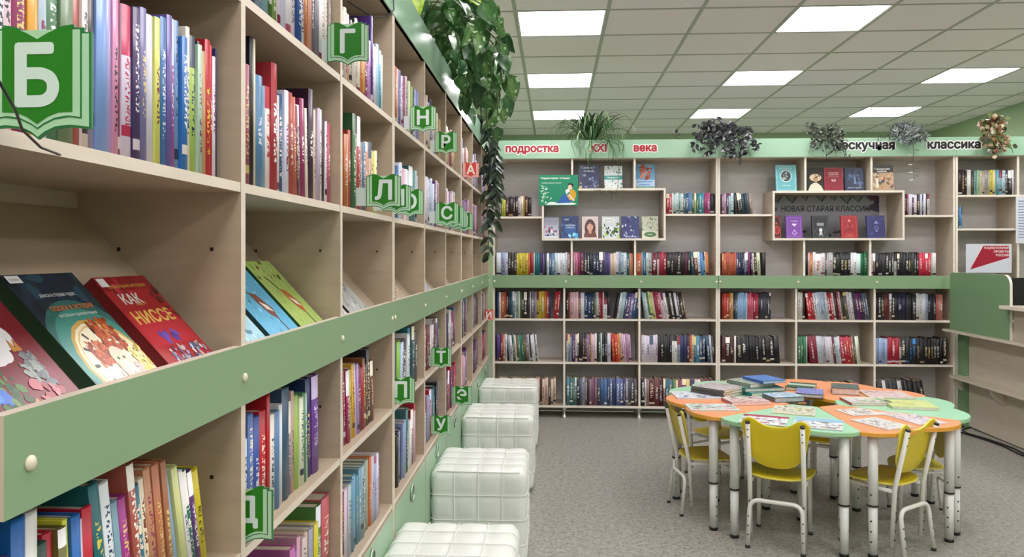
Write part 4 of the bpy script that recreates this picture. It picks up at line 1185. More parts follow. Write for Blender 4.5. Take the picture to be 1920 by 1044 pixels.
faceout('dark blue gothic book right of the crimson one', 2.385, Z2, .150, .190, '283450',
        lambda A: A.blobs(24, (.1, .25, .9, .9), ['3c5078', '1c2438', '506890', '2c3c60'], (.05, .12), 24).poly([(.45, .3), (.52, .78), (.6, .3)], '6c84a8').text('ночь и день', .5, .12, .05, 'c8d0dc', .01, .7))
faceout('tan illustrated book with a street scene, beside the grey plant', 2.602, Z2, .175, .205, 'b49470',
        lambda A: A.rect(0, .72, 1, 1, '1c1c1c').text('Городская', .5, .84, .07, 'f0f0ec', .02, .7).text('мама', .5, .75, .06, 'f0f0ec', .02, .4).blobs(30, (0, .1, 1, .7), ['c8a880', '8c6c50', 'd8c4a4', 'a85c40', '5c4c44', 'c88c6c', '3c4450'], (.04, .12), 25).rect(.2, .12, .32, .5, 'e4dccc').ell(.26, .55, .05, .045, '8c5c40'))
for lab, x, w, bg, art in (
        ('red and black patterned book in the corner of the second box', 1.777, .070, '3c1c1c',
         lambda A: A.frame(.08, .1, 'b03830', '2c1414').ring(.5, .36, .30, .2, 'c04038', '8c2020', .3).blobs(8, (.15, .6, .85, .95), ['b84840', '5c1c1c'], (.08, .16), 31)),
        ('violet book with a pale heart and drop ornament', 1.912, .130, '74449c',
         lambda A: A.frame(.10, .012, 'b48cd0', '7c48a4').text('стихи', .52, .74, .05, 'e4d4f0', .01, .4).poly([(.38, .62), (.52, .52), (.66, .62), (.60, .66), (.52, .63), (.44, .66)], 'e8dcf0').poly([(.36, .22), (.52, .40), (.68, .22), (.52, .12)], 'c89cdc').ell(.52, .24, .08, .06, '7c48a4')),
        ('black book with a white bust ornament in the second box', 2.118, .130, '1f2226',
         lambda A: A.frame(.07, .012, '6c7078', '1f2226').rect(.3, .55, .72, .68, '8c9094').ring(.5, .30, .32, .2, '54585c', '24282c', .1).ell(.52, .36, .10, .08, 'e4e4e4').poly([(.42, .16), (.62, .16), (.58, .30), (.46, .30)], 'd0d0d0').blobs(6, (.1, .05, .9, .15), ['b0b0b0', '505458'], (.03, .05), 33)),
        ('red book with gold tracery in the second box', 2.345, .130, '9c1c28',
         lambda A: A.frame(.08, .012, 'c86c5c', '9c1c28').poly([(.4, .78), (.5, .70), (.6, .78), (.5, .84)], 'd88878').ring(.5, .5, .22, .16, '6c1018', '9c1c28', .2).blobs(10, (.25, .3, .75, .65), ['6c1018', 'b83c40'], (.03, .08), 34).ring(.38, .14, .12, .06, 'd0685c', '9c1c28', .3).ring(.62, .14, .12, .06, 'd0685c', '9c1c28', .3)),
        ('indigo book with pale blue ornament, last in the second box', 2.552, .140, '2c2c64',
         lambda A: A.frame(.06, .01, '4c4c8c', '2c2c64').blobs(18, (.2, .1, .85, .9), ['3c3c80', '24245c', '50509c'], (.03, .08), 35).poly([(.40, .64), (.52, .78), (.64, .64)], '8c8cc8').ring(.52, .46, .12, .08, '7c7cb8', '2c2c64', .3).ell(.52, .32, .05, .04, '8c8cc4'))):
    faceout(lab, x, ZB, w, .182, bg, art)

# dark banner inside the second box
t = thing('banner', 'grey banner reading НОВАЯ СТАРАЯ КЛАССИКА behind the books of the second box', 'banner', (2.200, YF + .262, 1.447))
m = MB(L('8c8c96')); m.box(-.46, 0, 0, .46, .003, .352); m.build('sheet', M_PRINT, t)
A = Art(.92, .352, -.0002)
A.rect(0, 0, 1, 1, '8f8f99')
for x, s_ in ((.10, 1), (.23, 1.1), (.35, .7), (.49, .9), (.60, .7), (.71, 1.2), (.81, 1), (.92, .8)):
    A.poly([(x - .05 * s_, .99), (x + .05 * s_, .99), (x + .01, .99 - .15 * s_)], '2c3430')
    A.poly([(x - .03 * s_, .985), (x + .03 * s_, .985), (x + .005, .985 - .12 * s_)], '70787c')
A.blobs(10, (0, .55, .06, .95), ['2c2c30', '44444a'], (.02, .04), 41).blobs(8, (.92, .6, 1, .98), ['5c2c44', '3c2c50', '44243c'], (.02, .05), 42)
A.blobs(7, (.1, .1, .3, .3), ['4c5458', '3c4044'], (.02, .04), 43).blobs(9, (.5, .1, .95, .3), ['4c5458', '3c4044'], (.02, .04), 44)
A.text('НОВАЯ СТАРАЯ КЛАССИКА', .549, .64, .13, '20242c', .022, .81)
A.done('banner_print', t)

# green poster leaning at the first box
t = thing('poster', 'green poster with a drawn person reading under white lettering, on the first display box', 'poster', (.030, YF - .016, 1.712))
PW, PH = .315, .245
m = MB(L('1f8c68')); m.box(-PW / 2, 0, 0, PW / 2, .003, PH); m.build('sheet', M_PRINT, t)
A = Art(PW, PH, -.0002)
A.rect(0, 0, 1, 1, '178a66')
A.text('Территория чтения', .41, .87, .055, 'eef6f0', .03, .74).text('читаем вместе книги', .32, .72, .04, 'd8ece0', .02, .5)
g = random.Random(5)
for _ in range(34):
    x, z = .06 + abs(g.gauss(0, .10)), g.uniform(.08, .64)
    a = g.uniform(0, 3.1)
    l = g.uniform(.025, .05)
    A.poly([(x - l * math.cos(a), z - l * math.sin(a)), (x + .4 * l * math.sin(a), z - .4 * l * math.cos(a)), (x + l * math.cos(a), z + l * math.sin(a)), (x - .4 * l * math.sin(a), z + .4 * l * math.cos(a))], g.choice(['d8ecd8', 'a8d4b0', 'f0f8f0']))
A.poly([(.18, .02), (.90, .02), (.96, .06), (.84, .09), (.5, .07), (.36, .12), (.26, .10)], 'f0f4f4')
A.poly([(.46, .07), (.80, .08), (.86, .16), (.70, .38), (.62, .36)], '2464b0')
A.poly([(.70, .34), (.78, .18), (.90, .14), (.95, .32), (.94, .44), (.86, .54), (.80, .50), (.79, .32)], 'd8a428')
A.ell(.80, .60, .055, .085, 'f0d0bc', 14).poly([(.735, .60), (.75, .72), (.84, .74), (.89, .66), (.86, .58), (.83, .66), (.77, .68)], '2a2426')
A.poly([(.70, .36), (.68, .50), (.76, .56), (.80, .48)], 'f4f4f4').poly([(.74, .34), (.88, .14), (.92, .16), (.78, .38)], 'f0d0bc')
A.done('poster_print', t)

# white poster with the red sail mark on the right
t = thing('poster', 'white poster with a red slanted shape and white lettering, above the counter', 'poster', (3.385, YF - .004, 1.175))
PW, PH = .345, .225
m = MB(L('d4d8e4')); m.box(-PW / 2, 0, 0, PW / 2, .003, PH); m.build('sheet', M_PRINT, t)
A = Art(PW, PH, -.0002)
A.rect(0, 0, 1, 1, 'd6dae6').poly([(.07, .09), (.96, .52), (.96, .96), (.36, .96)], 'f0e4ec').poly([(.09, .11), (.95, .53), (.95, .94), (.38, .94)], 'a81838')
A.text('НАЦИОНАЛЬНЫЕ', .675, .83, .075, 'f4e4e8', .02, .54).text('ПРОЕКТЫ', .78, .70, .075, 'f4e4e8', .02, .33).text('РОССИИ', .80, .575, .075, 'f4e4e8', .02, .28)
A.done('poster_print', t)

# paper notice clipped at the right edge
t = thing('paper_notice', 'white paper sheet with blue print, hanging on the right-hand bookcase', 'notice', (3.66, YF - .012, 1.405))
m = MB(L('d8dce4')); m.box(-.075, 0, 0, .075, .001, .36); m.build('sheet', M_PAPER, t)
A = Art(.15, .36, -.0002)
A.rect(0, 0, 1, 1, 'dadee8')
for k in range(14):
    A.rect(.12, .90 - k * .06, .12 + .6 + .2 * math.sin(k * 2.1), .92 - k * .06, ('6c7cb0', '8490bc')[k % 2])
A.done('notice_print', t)


# lettering cut-outs on the fascia
def cut_letters(word, x, col, label, size=.052, z=2.143, wmul=1.0):
    t = thing('lettering', label, 'lettering', (x, YF - .0162, z), group='words on the back fascia')
    A = Art(1, 1, -.0003, .0006)
    A.text(word, .5, 0, size, 'f4f4f0', .125)
    A.done('white_border', t, M_PLAS)
    A = Art(1, 1, -.0016, 0)
    A.text(word, .5, 0, size, col, .048)
    A.done('letters', t, M_PLAS)


cut_letters('подростка', -.182, 'b02c38', 'red cut-out word подростка with white border on the green fascia', .061)
cut_letters('XXI', .345, 'b02c38', 'red cut-out numeral XXI with white border behind the spider plant', .061)
cut_letters('века', .722, 'b02c38', 'red cut-out word века with white border right of the spider plant', .061)
cut_letters('нескучная', 2.435, '15171c', 'black cut-out word нескучная with white border beside the dark plant', .066, 2.148)
cut_letters('классика', 3.115, '15171c', 'black cut-out word классика with white border at the right', .066, 2.148)

# ------------------------------------------------------------ white tufted ottomans
def ottoman_meshes():
    S, H, n, sub = .40, .41, 4, 6
    m = MB(L('dfe3dc'))
    m.smooth = True
    r = .028

    def rounded(p):
        """Push a point of the box surface inwards so the box has rounded edges."""
        hx, hz = S / 2, H / 2
        c = Vector((max(-hx + r, min(hx - r, p.x)), max(-hx + r, min(hx - r, p.y)), max(-hz + r, min(hz - r, p.z))))
        d = p - c
        return c + d.normalized() * r if d.length > 1e-6 else p
    faces = [((1, 0, 0), (0, 1, 0), (0, 0, 1)), ((-1, 0, 0), (0, -1, 0), (0, 0, 1)), ((0, 1, 0), (-1, 0, 0), (0, 0, 1)), ((0, -1, 0), (1, 0, 0), (0, 0, 1)), ((0, 0, 1), (1, 0, 0), (0, 1, 0))]
    dims = Vector((S / 2, S / 2, H / 2))
    N = n * sub
    paths = []
    for nn, uu, vv in faces:
        nn, uu, vv = Vector(nn), Vector(uu), Vector(vv)

        def P(i, j, off=None):
            a, b = i / N * 2 - 1, j / N * 2 - 1
            q = Vector([(nn[k] + uu[k] * a + vv[k] * b) * dims[k] for k in range(3)])
            fi, fj = abs(math.sin(math.pi * i / sub)), abs(math.sin(math.pi * j / sub))
            puff = .0075 * (fi * fj) ** .45
            q2 = rounded(q)
            return q2 + nn * ((puff - .004) if off is None else off) + Vector((0, 0, H / 2 + .012))
        idx = [[m.vert(P(i, j)) for j in range(N + 1)] for i in range(N + 1)]
        for i in range(N):
            for j in range(N):
                m.face((idx[i][j], idx[i + 1][j], idx[i + 1][j + 1], idx[i][j + 1]))
        for k in range(1, n):
            paths.append([P(k * sub, j, .0012) for j in range(0, N + 1)])
            paths.append([P(i, k * sub, .0012) for i in range(0, N + 1)])
    pm = MB(L('eef0ea'))
    for p in paths:
        pm.tube(p, .0019, 5, caps=False)
    z = H + .012
    a = S / 2 - .006
    pm.tube([(-a + .02, -a - .001, z - .006), (a - .02, -a - .001, z - .006)], .0028, 5)
    b = MB(L('2a2a2a'))
    for x in (-.15, .15):
        for y in (-.15, .15):
            b.lathe([(.02, 0), (.02, .02)], 10, c=(x, y, 0))
    return m.mesh('cover', M_LEATHER), pm.mesh('piping', M_LEATHER), b.mesh('foot', M_PLAS)


oc, op, of = ottoman_meshes()
for y, lab in ((2.375, 'white tufted cube ottoman nearest the viewer, cut by the lower frame edge'),
               (3.375, 'white tufted cube ottoman, second in the row, behind the nearest one'),
               (4.435, 'white tufted cube ottoman beside letter sign Э, third in the row'),
               (5.385, 'white tufted cube ottoman at the far corner by the back bookcase')):
    t = thing('ottoman', lab, 'ottoman', (-.318, y, 0), group='white ottomans along the left bookcase')
    link('cover', oc, t); link('piping', op, t); link('foot', of, t)

# ------------------------------------------------------------ petal tables round a hollow centre
TC, TR, TZ, TRI, HA = (1.325, 4.105), .698, .552, .152, 180 / 7
ORANGE, TGREEN = L('eb9a6c'), L('9ccfac')
OEDGE, GEDGE = L('e0a03c'), L('9cc79c')


def petal_outline():
    """Local frame: centre of the ring at the origin, petal points along +x, one seventh of the ring."""
    hw = TR * math.sin(R(HA)) - .004
    ax = TR * math.cos(R(HA))
    pts = [(TRI * math.cos(R(HA)), -TRI * math.sin(R(HA)) + .003), (ax - .015, -hw)]
    n = 28
    for i in range(n + 1):
        s_ = i / n * 2 - 1                       # -1..1 across the outer edge
        y = hw * s_
        q = math.sin(math.pi * abs(s_))
        lobes = 0 if abs(s_) >= 1 else .074 * q ** .6 if abs(s_) > .5 else .036 + .038 * q
        base = .030 * (1 - s_ * s_)
        pts.append((ax + base * .5 + lobes, y))
    pts += [(ax - .015, hw), (TRI * math.cos(R(HA)), TRI * math.sin(R(HA)) - .003)]
    return pts


def table_leg(par, x, y):
    m = MB(WHITE)
    m.lathe([(.019, .012), (.019, .222)], 14, c=(x, y, 0), col=L('dcdcd8'))
    m.lathe([(.0215, .228), (.0215, TZ - .02)], 14, c=(x, y, 0), col=L('e0e0dc'))
    for z in (.07, .115, .16, .275):
        for q in (-70, 110):
            a = R(q)
            m.X = Matrix.Translation((x, y, z)) @ Matrix.Rotation(a, 4, 'Z') @ Matrix.Rotation(R(90), 4, 'Y')
            m.lathe([(.0042, .0185), (.0042, .022 if z > .23 else .0195)], 8, col=L('2c2c2c'))
            m.X = None
    leg = m.build('leg', M_ENAMEL, par)
    m = MB(BLACK); m.lathe([(.0215, .222), (.0232, .223), (.0232, .229), (.0215, .230)], 14, c=(x, y, 0)); m.build('adjustment_collar', M_PLAS, leg)
    m = MB(BLACK); m.lathe([(.0195, 0), (.0205, .001), (.0205, .014), (.019, .015)], 14, c=(x, y, 0)); m.build('foot_cap', M_PLAS, leg)


out = petal_outline()
desc = {244.3: ('green', 'nearest the viewer behind the front yellow chair'), 295.7: ('orange', 'at the right front with the white booklets'), 347.1: ('green', 'at the right under the yellow-green book'),
        38.6: ('orange', 'at the back right beside the counter'), 90: ('orange', 'at the back, under the dark green book'), 141.4: ('green', 'at the back left under the grey stack'), 192.9: ('orange', 'at the left beside the left chair')}
for ang, (cn, where) in desc.items():
    t = thing('petal_table', '%s petal-shaped school table %s' % (cn, where), 'table', (*TC, 0), R(ang), group='petal tables joined into a ring')
    c, e = (ORANGE, OEDGE) if cn == 'orange' else (TGREEN, GEDGE)
    m = MB(c)
    m.prism(out, TZ - .018, TZ - .003, 'z', c, e)
    n = len(out)
    ins = []
    cx, cy = sum(p[0] for p in out) / n, sum(p[1] for p in out) / n
    for p in out:
        d = math.hypot(p[0] - cx, p[1] - cy)
        k = (d - .003) / d
        ins.append((cx + (p[0] - cx) * k, cy + (p[1] - cy) * k))
    A = [m.vert((*p, TZ - .003)) for p in out]
    B = [m.vert((*p, TZ)) for p in ins]
    for i in range(n):
        j = (i + 1) % n
        m.face((A[i], A[j], B[j], B[i]), e)
    m.face(B, c)
    m.build('tabletop', M_PLAS, t)
    m = MB(L('d8d8d4'))
    for q in (((.235, -.01), (.63, -.232)), ((.235, .01), (.63, .232)), ((.63, -.235), (.63, .235))):
        m.tube([(*q[0], TZ - .032), (*q[1], TZ - .032)], .011, 8)
    m.build('under_frame', M_ENAMEL, t)
    for x, y in ((.632, -.236), (.632, .236), (.235, 0)):
        table_leg(t, x, y)

# ------------------------------------------------------------ yellow chairs
YEL = L('d4be10')
YEDGE = L('e2d45a')
PIPE = L('dedcd6')


def bend(pts, r=.03, n=5):
    """Round the corners of a polyline."""
    P = [Vector(p) for p in pts]
    o = [P[0]]
    for i in range(1, len(P) - 1):
        a, b = (P[i - 1] - P[i]).normalized(), (P[i + 1] - P[i]).normalized()
        p0, p1 = P[i] + a * r, P[i] + b * r
        for k in range(n + 1):
            q = k / n
            o.append(p0 * (1 - q) ** 2 + P[i] * 2 * q * (1 - q) + p1 * q * q)
    o.append(P[-1])
    return o


def plate(m, outline, fn, th, col, ecol):
    """Outline (u,v) -> two skins th apart, fn maps (u, v, side) to a point."""
    n = len(outline)
    cu, cv = sum(p[0] for p in outline) / n, sum(p[1] for p in outline) / n
    ringsF, ringsB = [], []
    for k in (1.0, .97, .66, .33):
        for side, rr in ((0, ringsF), (1, ringsB)):
            rr.append([m.vert(fn(cu + (p[0] - cu) * k, cv + (p[1] - cv) * k, side * th if k < 1 else (th * .2 if side == 0 else th * .8))) for p in outline])
    cF, cB = m.vert(fn(cu, cv, 0)), m.vert(fn(cu, cv, th))
    for i in range(n):
        j = (i + 1) % n
        for k in range(3):
            m.face((ringsF[k][j], ringsF[k][i], ringsF[k + 1][i], ringsF[k + 1][j]), ecol if k == 0 else col, True)
            m.face((ringsB[k][i], ringsB[k][j], ringsB[k + 1][j], ringsB[k + 1][i]), ecol if k == 0 else col, True)
        m.face((ringsF[3][j], ringsF[3][i], cF), col, True)
        m.face((ringsB[3][i], ringsB[3][j], cB), col, True)
        m.face((ringsF[0][i], ringsF[0][j], ringsB[0][j], ringsB[0][i]), ecol, True)


def make_chair():
    t = thing('school_chair', 'x', 'chair')
    SZ = .315
    # seat
    ol = []
    for i in range(40):
        a = 2 * math.pi * i / 40
        cx, sx = math.cos(a), math.sin(a)
        k = (abs(cx) ** 3.2 + abs(sx) ** 3.2) ** (-1 / 3.2)
        w = .148 + .010 * (sx * k)
        ol.append((w * cx * k, .012 + .142 * sx * k))
    m = MB(YEL)
    plate(m, ol, lambda u, v, s_: (u, v, SZ - .010 + s_ + .030 * u * u / .02 * .25 + (-.014 * max(0, (v - .08)) / .07)), .010, YEL, YEDGE)
    m.build('seat', M_PLAS, t)
    # bear-eared backrest: u across, v = height
    half = [(0, .552), (.03, .553), (.055, .560), (.075, .572), (.092, .584), (.112, .590), (.132, .583), (.146, .566), (.148, .545), (.141, .520), (.134, .490), (.130, .460), (.124, .432), (.108, .404), (.082, .376), (.05, .362), (.02, .357)]
    ol = [(u, v) for u, v in half] + [(-u, v) for u, v in half[::-1] if u > 0]
    ol = ol[::-1]

    def by(v): return -.122 - .062 * (v - .30) / .28
    m = MB(YEL)
    plate(m, ol, lambda u, v, s_: (u, by(v) + .014 + .22 * u * u * -1 + .010 - s_, v), .010, YEL, YEDGE)
    m.build('backrest', M_PLAS, t)
    hole = L('3a3530')
    for sx in (-1, 1):
        x = sx * .116
        m = MB(PIPE)
        m.tube([(x, by(.565) - .004, .565), (x, by(.30) - .004, .30), (x, -.112, .05)], .0105, 12)
        for z in (.535, .50, .20, .16, .12, .08):
            yy = (by(z) if z > .3 else -.126 + .014 * (.3 - z) / .25) - .0145
            m.X = Matrix.Translation((x, yy, z)) @ Matrix.Rotation(R(90), 4, 'X')
            m.lathe([(.0038, -.002), (.0038, .0005)], 8, col=hole)
            m.X = None
        leg = m.build('upright', M_ENAMEL, t)
        m = MB(BLACK); m.tube([(x, by(.564) - .004, .563), (x, by(.572) - .004, .571)], .011, 12); m.build('end_cap', M_PLAS, leg)
        m = MB(PIPE)
        m.tube(bend([(x, -.118, .288), (x, .125, .290), (x, .135, .06)], .03), .0098, 12)
        for z in (.20, .16, .12):
            m.X = Matrix.Translation((x, .135 + .0085, z)) @ Matrix.Rotation(R(-90), 4, 'X')
            m.lathe([(.0038, -.002), (.0038, .0015)], 8, col=hole)
            m.X = None
        m.build('seat_rail', M_ENAMEL, t)
    for nm, y0, y1, zc in (('rear_leg_frame', -.148, -.172, .212), ('front_leg_frame', .118, .128, .262)):
        m = MB(PIPE)
        m.tube(bend([(-.118, y1, .008), (-.112, y0, zc), (.112, y0, zc), (.118, y1, .008)], .045, 6), .0098, 12)
        for sx in (-1, 1):
            for z in (.06, .10, .14):
                m.X = Matrix.Translation((sx * .1165, y0 + (y1 - y0) * (1 - z / zc) + (-.0105 if y0 < 0 else .0105), z)) @ Matrix.Rotation(R(90 if y0 < 0 else -90), 4, 'X')
                m.lathe([(.0036, -.003), (.0036, .0005)], 8, col=hole)
                m.X = None
        lf = m.build(nm, M_ENAMEL, t)
        for sx in (-1, 1):
            m = MB(L('3c3834')); m.lathe([(.0115, 0), (.0115, .012), (.0098, .014)], 10, c=(sx * .118, y1, 0)); m.build('foot_cap', M_PLAS, lf)
    return t


chair0 = make_chair()
for k, (x, y, face, sc, lab) in enumerate((
        (1.045, 3.624, 66.4, 1.0, 'yellow school chair nearest the viewer, its back turned, at the front green table'),
        (1.490, 3.590, 127, 1.0, 'yellow school chair turned sideways at the right front orange table'),
        (.775, 4.044, 9, .90, 'yellow school chair at the left end of the table ring'),
        (1.838, 4.006, 172, .84, 'yellow school chair half hidden at the right end of the table ring'),
        (.96, 4.63, 304, .86, 'yellow school chair behind the tables, its seat showing between the left legs'),
        (1.585, 4.555, 240, .86, 'yellow school chair behind the tables, seen through the gap in the ring'))):
    c = chair0 if k == 0 else copy_tree(chair0)
    c.location = (x, y, 0)
    c.rotation_euler = (0, 0, R(face - 90))
    c.scale = (sc, sc, sc)
    tag(c, lab, 'chair', 'yellow chairs around the petal tables')

# ------------------------------------------------------------ magazines and books lying on the tables
GM = 'books and magazines on the petal tables'


def flat_item(name, label, cat, x, y, w, h, yaw, t, cover, bg, cols, seed, z=None, pages='dcd6c8', title=None, band=None, soft=True):
    z = TZ + .0006 if z is None else z
    m = MB(L(cover))
    b = .0012 if soft else .0022
    m.box(-w / 2, 0, -h / 2, w / 2, b, h / 2)
    m.box(-w / 2, t - b, -h / 2, w / 2, t, h / 2)
    m.box(-w / 2, b, -h / 2, -w / 2 + b, t - b, h / 2)
    o = link(name, m.mesh(name, M_PRINT))
    tag(o, label, cat, GM)
    e = 0 if soft else .003
    m = MB(L(pages)); m.box(-w / 2 + b, b, -h / 2 + e + .0005, w / 2 - e - .0005, t - b, h / 2 - e - .0005); m.build('pages', M_PAPER, o)
    A = Art(w, h)
    A.rect(0, 0, 1, 1, bg)
    if band: A.rect(0, band[0], 1, band[1], band[2])
    A.blobs(band[3] if band and len(band) > 3 else 80, (.05, .05, .95, band[0] if band and band[0] > .4 else .95), cols, (.02, .075), seed)
    if title: A.text(title[0], .5, title[1], title[2], title[3], .03, title[4])
    p = A.mb.build('cover_print', M_PRINT, o)
    for v in p.data.vertices: v.co.z -= h / 2
    # lay flat: cover (-y) up, local z to the far side
    o.matrix_world = Matrix.Translation((x, y, z + t)) @ Matrix.Rotation(R(yaw), 4, 'Z') @ Matrix.Rotation(R(-90), 4, 'X')
    return z + t


MG, BK = 'magazine', 'book_on_table'
flat_item(MG, 'white magazine with blue and grey pictures on the left orange table, upper one', 'magazine', .777, 4.217, .262, .205, 3, .006, 'dcdce0', 'd9dde4', ['3c5c9c', '7c8cb0', '2c3440', 'b0c0d8', '9c9c94', 'f0f0f4'], 1)
flat_item(MG, 'green and pink magazine on the left orange table, lower one', 'magazine', .785, 3.893, .240, .165, 2, .005, 'c8d0cc', 'cfd8d4', ['6cb08c', '4c8c64', 'c86070', 'e0a0ac', 'b0ccd4', 'e8e4e8'], 2)
z1 = flat_item(BK, 'grey book at the bottom of the stack on the back-left green table', 'book', .905, 4.30, .215, .215, 44, .016, '6c6864', 'a09c98', ['8c8884'], 3)
z1 = flat_item(BK, 'dark grey book in the middle of the stack on the back-left green table', 'book', .903, 4.292, .212, .212, 42, .014, '54504c', 'a09c98', ['8c8884'], 4, z1 + .0004)
flat_item(BK, 'pale grey book on top of the stack on the back-left green table', 'book', .900, 4.285, .208, .210, 45, .012, '5c5854', 'b8b4b4', ['a09498', 'c8c4c4', '7c7478', 'd0c8cc'], 5, z1 + .0004)
flat_item(BK, 'pink-white patterned book beside the teal stack', 'book', .985, 4.035, .205, .140, 10, .018, 'a85c6c', 'd8c8c4', ['b0606c', '8c7c70', 'e0d4d0', '5c4c50', 'c8b0a8'], 6, pages='e0ccc8')
z1 = flat_item(BK, 'teal book at the bottom of the tallest stack', 'book', 1.125, 4.340, .235, .200, 24, .020, '2c7c80', '5ca4a4', ['3c8c8c', '8cc4c0'], 7, soft=False)
z1 = flat_item(BK, 'dark teal book in the tallest stack', 'book', 1.120, 4.345, .225, .195, 12, .020, '28686c', '4c8c90', ['3c7c80'], 8, z1 + .0004, soft=False)
z2 = flat_item(BK, 'grey-green book near the top of the tallest stack', 'book', 1.095, 4.36, .180, .190, 28, .022, '7c9080', 'a0ac9c', ['8c9c8c', 'c0c8b8'], 9, z1 + .0004, soft=False)
flat_item(BK, 'bright blue book on top of the tallest stack', 'book', 1.165, 4.350, .150, .185, 22, .016, '3c64b0', '5c84c8', ['6c94d4', '4c70b8'], 10, z2 + .0004, soft=False, pages='c8d8d8')
flat_item(BK, 'pale blue book in front of the tallest stack', 'book', 1.205, 4.128, .170, .130, 14, .026, '4c5c6c', 'b0ccdc', ['8cacc4', 'd0e0e8', '5c7c9c', 'e0e8ec'], 11, soft=False, pages='b8c8cc')
flat_item(BK, 'dark green book with a white label at the back', 'book', 1.410, 4.484, .145, .195, -26, .018, '244c3c', '2c5c44', ['3c6c54'], 12, soft=False, band=(.45, .75, 'c0ccbc', 6))
flat_item(BK, 'lavender blue book beside the ring opening', 'book', 1.393, 4.28, .135, .180, -20, .020, '3c4470', '7c84c4', ['8c94d0', '6870b0', 'a8b0dc'], 13, soft=False)
flat_item(BK, 'thick dark grey-green book with pale page edges', 'book', 1.611, 4.364, .140, .165, -18, .036, '44504c', '5c6c68', ['4c5c58', '6c7c78'], 14, soft=False, pages='d8c8c0')
flat_item(BK, 'white book with red spine beside the ring opening at the right', 'book', 1.612, 4.070, .215, .165, 0, .014, 'a82c34', 'dcd8d4', ['c8c4c8', '6cb060', 'b0b0b8', 'e8e4e4', 'd0b860', '5c5c64'], 15)
flat_item(MG, 'pink-white magazine on the back right orange table', 'magazine', 1.800, 4.285, .228, .215, -5, .007, 'b0b860', 'dcccc8', ['c89090', 'e4dcdc', 'b0a8ac', 'd8b4b0', '8c7478'], 16)
flat_item(BK, 'yellow-green book on the right green table', 'book', 1.790, 3.985, .215, .195, -7, .014, 'a8c07c', 'd4dc94', ['c4cc80', 'dce4a8', 'b0bc70'], 17, band=None)
flat_item(MG, 'cream and brown magazine at the inner end of the front green table', 'magazine', 1.172, 3.835, .195, .205, -19, .004, 'd0cc9c', 'd4d4c0', ['5c4c38', '9c8c5c', 'e4e4dc', 'b0b4a8', 'c8c070', '3c3428'], 18)
flat_item(MG, 'white magazine with a red heading on the front green table', 'magazine', .968, 3.612, .205, .205, -21, .004, 'b0c8b4', 'e0e2e6', ['a0a8b4', '5c6470', 'c8ccd4', 'b05868', '6c8c7c'], 19, band=(.78, .98, 'a83048'))
flat_item(MG, 'white and blue magazine at the front corner of the front green table', 'magazine', 1.190, 3.545, .205, .225, -21, .004, 'b8c4cc', 'd8dce0', ['8cb0c8', '5c6c7c', 'e8ecec', 'b89c7c', 'a4b4bc', '7c7468', 'c8b498'], 20, band=(.68, .98, '8cc0dc'))
flat_item(MG, 'white booklet with grey drawings nearest the ring opening on the right orange table', 'magazine', 1.475, 3.815, .165, .150, 14, .004, 'd0c8c0', 'e0dcd8', ['8c9494', 'b0b0ac', 'c8b898', '5c6460'], 21)
flat_item(MG, 'white booklet with black and yellow pictures at the front of the right orange table', 'magazine', 1.475, 3.560, .150, .215, 24, .005, 'd8d0c4', 'd8d8d4', ['3c4044', '7c848c', 'b8c0c8', 'c8c04c', '5c6478', 'e4e4e0'], 22)
flat_item(MG, 'pale pink and violet booklet at the outer edge of the right orange table', 'magazine', 1.678, 3.655, .150, .200, 16, .005, 'e0d4cc', 'dcd4d8', ['b0a0b8', '8c84a0', 'e8e0e4', 'c8a8ac', '7c8474'], 23)
flat_item(MG, 'small pale leaflet between the booklets on the right orange table', 'magazine', 1.618, 3.775, .105, .120, 20, .003, 'e0d0c8', 'e4d8d0', ['c8b4ac', 'b0a4a0'], 24)

# ------------------------------------------------------------ service counter at the right
t = thing('service_counter', 'cream service counter with two bag ledges and a green raised end panel', 'counter', (3.10, 6.12, 0))


def CB(nm, x0, y0, z0, x1, y1, z1, col, mt=M_LAM, front=None, fcol=None):
    m = MB(col); m.box(x0 - 3.10, y0 - 6.12, z0, x1 - 3.10, y1 - 6.12, z1, col, front, fcol); return m.build(nm, mt, t)


GREEN2 = L('759770')
CB('front_panel', 3.150, 4.20, .012, 3.168, 6.085, .72, L('cdc3b3'))
CB('end_pilaster', 3.118, 6.03, .0, 3.149, 6.13, .72, GREEN2, M_GREEN)
CB('ledge', 3.02, 4.20, .722, 3.30, 6.17, .740, L('b4aa98'), front='x- y-', fcol=L('cfc6b4'))
CB('ledge', 3.035, 4.20, .372, 3.150, 6.10, .390, L('b4aa98'), front='x- y-', fcol=L('cfc6b4'))
for yy in (6.06, 5.55, 5.12, 4.7):
    m = MB(L('cfc6b4'))
    pts = [(3.149, .371), (3.149, .270)] + [(3.149 - .10 * math.sin(a), .371 - .10 * math.cos(a) * 1.0) for a in [R(q) for q in (10, 25, 40, 55, 70, 85)]] + [(3.045, .371)]
    m.prism([(p[0] - 3.10, p[1]) for p in pts[::-1]], yy - 6.12, yy - 6.12 + .016, 'y')
    m.build('ledge_bracket', M_LAM, t)
